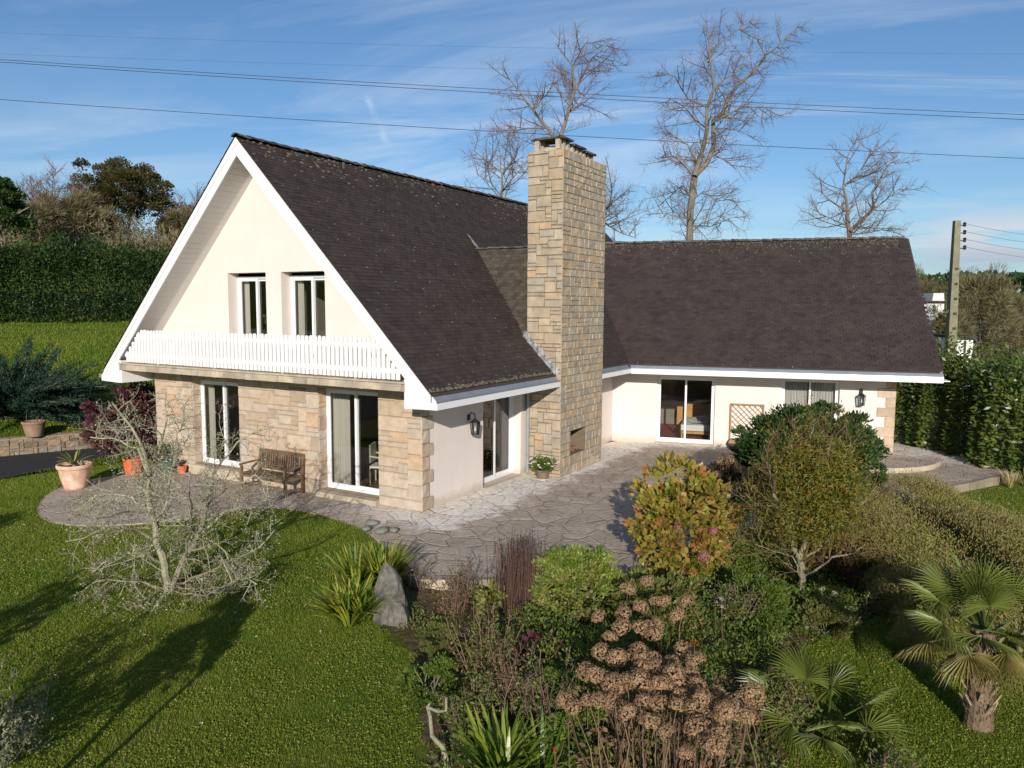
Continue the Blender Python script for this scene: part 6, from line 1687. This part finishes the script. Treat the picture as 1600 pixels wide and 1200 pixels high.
fr_box(WB, [(-.05, .95, -1.0, 1.0, .16, .24), (-.09, -.05, -1.0, .95, .12, .30), (-.03, .03, -1.05, -1.0, .0, .24), (.88, .94, -1.05, -1.0, .0, .24), (-.05, .95, 1.0, 1.05, .0, .95)], 'bed_frame', M['pine'], t)
m = MB(WB); m.box(-.04, .94, -.97, .97, .26, .46); m.build('mattress', M['linen'], t)
m = MB(WB); gxx, gyy = np.meshgrid(np.linspace(-.10, 1.02, 24), np.linspace(-.8, .9, 30)); gz = .50 + .035 * np.sin(gxx * 9 + gyy * 4) * np.cos(gyy * 7) - .25 * np.clip(np.abs(gxx - .46) - .48, 0, 1) * 6; i_ = (np.arange(29)[:, None] * 24 + np.arange(23)[None]).ravel(); m.add(np.stack([gxx, gyy, gz], -1).reshape(-1, 3), np.stack([i_, i_ + 1, i_ + 25, i_ + 24], -1)); m.build('quilt', M['linen'], t, smooth=True)
WB = WM @ Matrix.Translation((1.05, 4.85, .04)); t = thing('chest_of_drawers', 'orange pine chest of drawers at the back of the wing room', 'chest of drawers', tuple(WM @ Vector((1.05, 4.85, .04))))
fr_box(WB, [(0, .60, 0, .45, .08, .80), (-.02, .62, -.02, .47, .80, .83)], 'cabinet', M['pine'], t); fr_box(WB, [(.04, .56, -.02, -.001, z, z + .20) for z in (.12, .35, .57)], 'drawer', M['pine'], t)

# ------------------------------------------------------------------ grass, litter, daisies
def lawn_mask(x, y):
    mk = ~pip(x, y, TP) & ~pip(x + .13 * np.sin(y * 5.1) + .07 * np.sin(y * 13 + x * 4), y + .10 * np.sin(x * 6.3) + .07 * np.sin(x * 15), BP)
    q = np.array(HM.inverted()); a = q[0, 0] * x + q[0, 1] * y + q[0, 3]; b = q[1, 0] * x + q[1, 1] * y + q[1, 3]
    mk &= ~((a > -.1) & (a < 18.5) & (b > -.1) & (b < GW + .1)); mk &= ~pip(x, y, np.array(RP))
    dw = (x - Wa[0]) * Wn[0] + (y - Wa[1]) * Wn[1]
    return mk & ~((dw > -.1) & (dw < .45))


def blades(n, x0, x1, y0, y1, h, wd, dmin=0):
    x = rng.uniform(x0, x1, n); y = rng.uniform(y0, y1, n)
    vis = (np.abs(x) < y * .70 + 1.2) & lawn_mask(x, y); x = x[vis]; y = y[vis]; d = y
    x = x + rng.normal(0, .02, len(x)); z = terr(x, y)
    hh = h * rng.uniform(.5, 1.3, len(x)); a = rng.random(len(x)) * 6.283; w2 = wd * rng.uniform(.6, 1.2, len(x)) / 2
    tx, ty = np.cos(a) * w2, np.sin(a) * w2; lx = rng.normal(0, .5, len(x)) * hh; ly = rng.normal(0, .5, len(x)) * hh
    V = np.stack([np.stack([x - tx, y - ty, z - .01], -1), np.stack([x + tx, y + ty, z - .01], -1), np.stack([x + lx, y + ly, z + hh], -1)], 1)
    pt_ = .5 + .22 * np.sin(x * 2.1 + 1.5 * np.sin(y * 1.3)) * np.cos(y * 1.9 + np.sin(x)) + .2 * np.sin(x * .8 + 1.7) * np.sin(y * .7 + x * .3) + .14 * np.sin(x * 7 + 3 * np.sin(y * 3)) * np.sin(y * 6 + 2 * np.sin(x * 4))
    t = np.clip(pt_ * .55 + .45 * rng.random(len(x)), 0, 1)
    t = np.where(rng.random(len(x)) < .03, 1.0, t)
    return V.reshape(-1, 3), np.arange(len(x) * 3).reshape(-1, 3), t


m = MB()
for args in ((420000, -7, 8, 5.5, 11, .030, .010), (330000, -14, 4, 10, 17.5, .036, .014), (120000, -17, -8, 16, 24, .05, .018), (90000, 4, 14, 9, 21, .036, .014)):
    V, F, t_ = blades(*args); m.add(V, F, t_)
for n, x0, x1, y0, y1, sz in ((150000, -7, 8, 5.5, 11, .022), (90000, -12, 6, 11, 17, .028), (30000, 4, 13, 9, 20, .028)):   # clover and moss leaves between the blades
    x = rng.uniform(x0, x1, n); y = rng.uniform(y0, y1, n); k = (np.abs(x) < y * .70 + 1.2) & lawn_mask(x, y) & (np.sin(x * 3.3 + 2 * np.sin(y * 1.9)) * np.sin(y * 3.1 + np.sin(x * 2.2)) > -.45); x, y = x[k], y[k]; P = np.stack([x, y, terr(x, y) + .012 + .016 * rng.random(len(x))], 1)
    leaves(m, P, rng.normal(size=P.shape) * [1, 1, .45] + [0, 0, .15], sz * rng.uniform(.6, 1.3, len(P)), sz * .75, np.clip(.25 + .75 * rng.random(len(P)), 0, .97))
V, F, t_ = blades(160000, -32, -5, 22, 40, .09, .04); m.add(V, F, t_)
tag(m.build('grass', LM['grass']), 'short green lawn grass', 'grass', kind='stuff')
m = MB(); n = 26000; x = rng.uniform(-3, 12, n); y = rng.uniform(5.5, 20, n); k = pip(x, y, BP) & ~pip(x, y, TP); x, y = x[k], y[k]; P = np.stack([x, y, terr(x, y) + .035], 1)
leaves(m, P, rng.normal(size=P.shape) * [1, 1, .35], rng.uniform(.02, .06, len(P)), .02); tag(m.build('leaf_litter', LM['litter']), 'dead leaves and bark chips on the bed', 'litter', kind='stuff')
m = MB(); n = 120000; x = rng.uniform(-2.6, 12, n); y = rng.uniform(5.5, 18, n); k = pip(x, y, BP) & ~pip(x, y, TP) & (np.sin(x * 3.1 + np.sin(y * 2.3)) + np.sin(y * 3.7 + x) > -.35 + .9 * (x < -.6)); x, y = x[k], y[k]; P = np.stack([x, y, terr(x, y) + .03 + (.10 + .22 * sstep((x + .6) / 1.5) * (.6 + .4 * np.sin(x * 2.7 + 1) * np.sin(y * 3.1))) * rng.random(len(x)) ** 1.3], 1)
leaves(m, P, rng.normal(0, .6, P.shape) + [0, 0, .9], rng.uniform(.03, .08, len(P)), .022); tag(m.build('bed_weeds', LM['weed']), 'low mixed green weeds and seedlings covering the bed', 'ground cover', kind='stuff')
m = MB(); n = 1500; x = np.concatenate([rng.uniform(-12, 5, n), rng.normal(-5.2, 1.2, 900)]); y = np.concatenate([rng.uniform(5.8, 18, n), rng.normal(11.3, 1.0, 900)]); k = lawn_mask(x, y); x, y = x[k], y[k]; P = np.stack([x, y, terr(x, y) + .03], 1)
leaves(m, P, rng.normal(size=P.shape) * [1, 1, .25], rng.uniform(.02, .05, len(P)), .022); tag(m.build('fallen_leaves', LM['litter']), 'scattered brown fallen leaves on the lawn', 'leaves', kind='stuff')
m = MB(); n = 260; x = rng.uniform(-12, 13, n); y = rng.uniform(5.8, 24, n); k = lawn_mask(x, y); x, y = x[k], y[k]; P = np.stack([x, y, terr(x, y) + .05], 1); P = np.repeat(P, 5, 0); A_ = np.tile(np.arange(5) * 1.2566, len(x))
leaves(m, P, np.stack([np.cos(A_), np.sin(A_), .2 + 0 * A_], 1), .018, .016, None, 0, fold=.05); tag(m.build('daisies', LM['white']), 'tiny white daisies dotted over the lawn', 'daisies', kind='stuff')
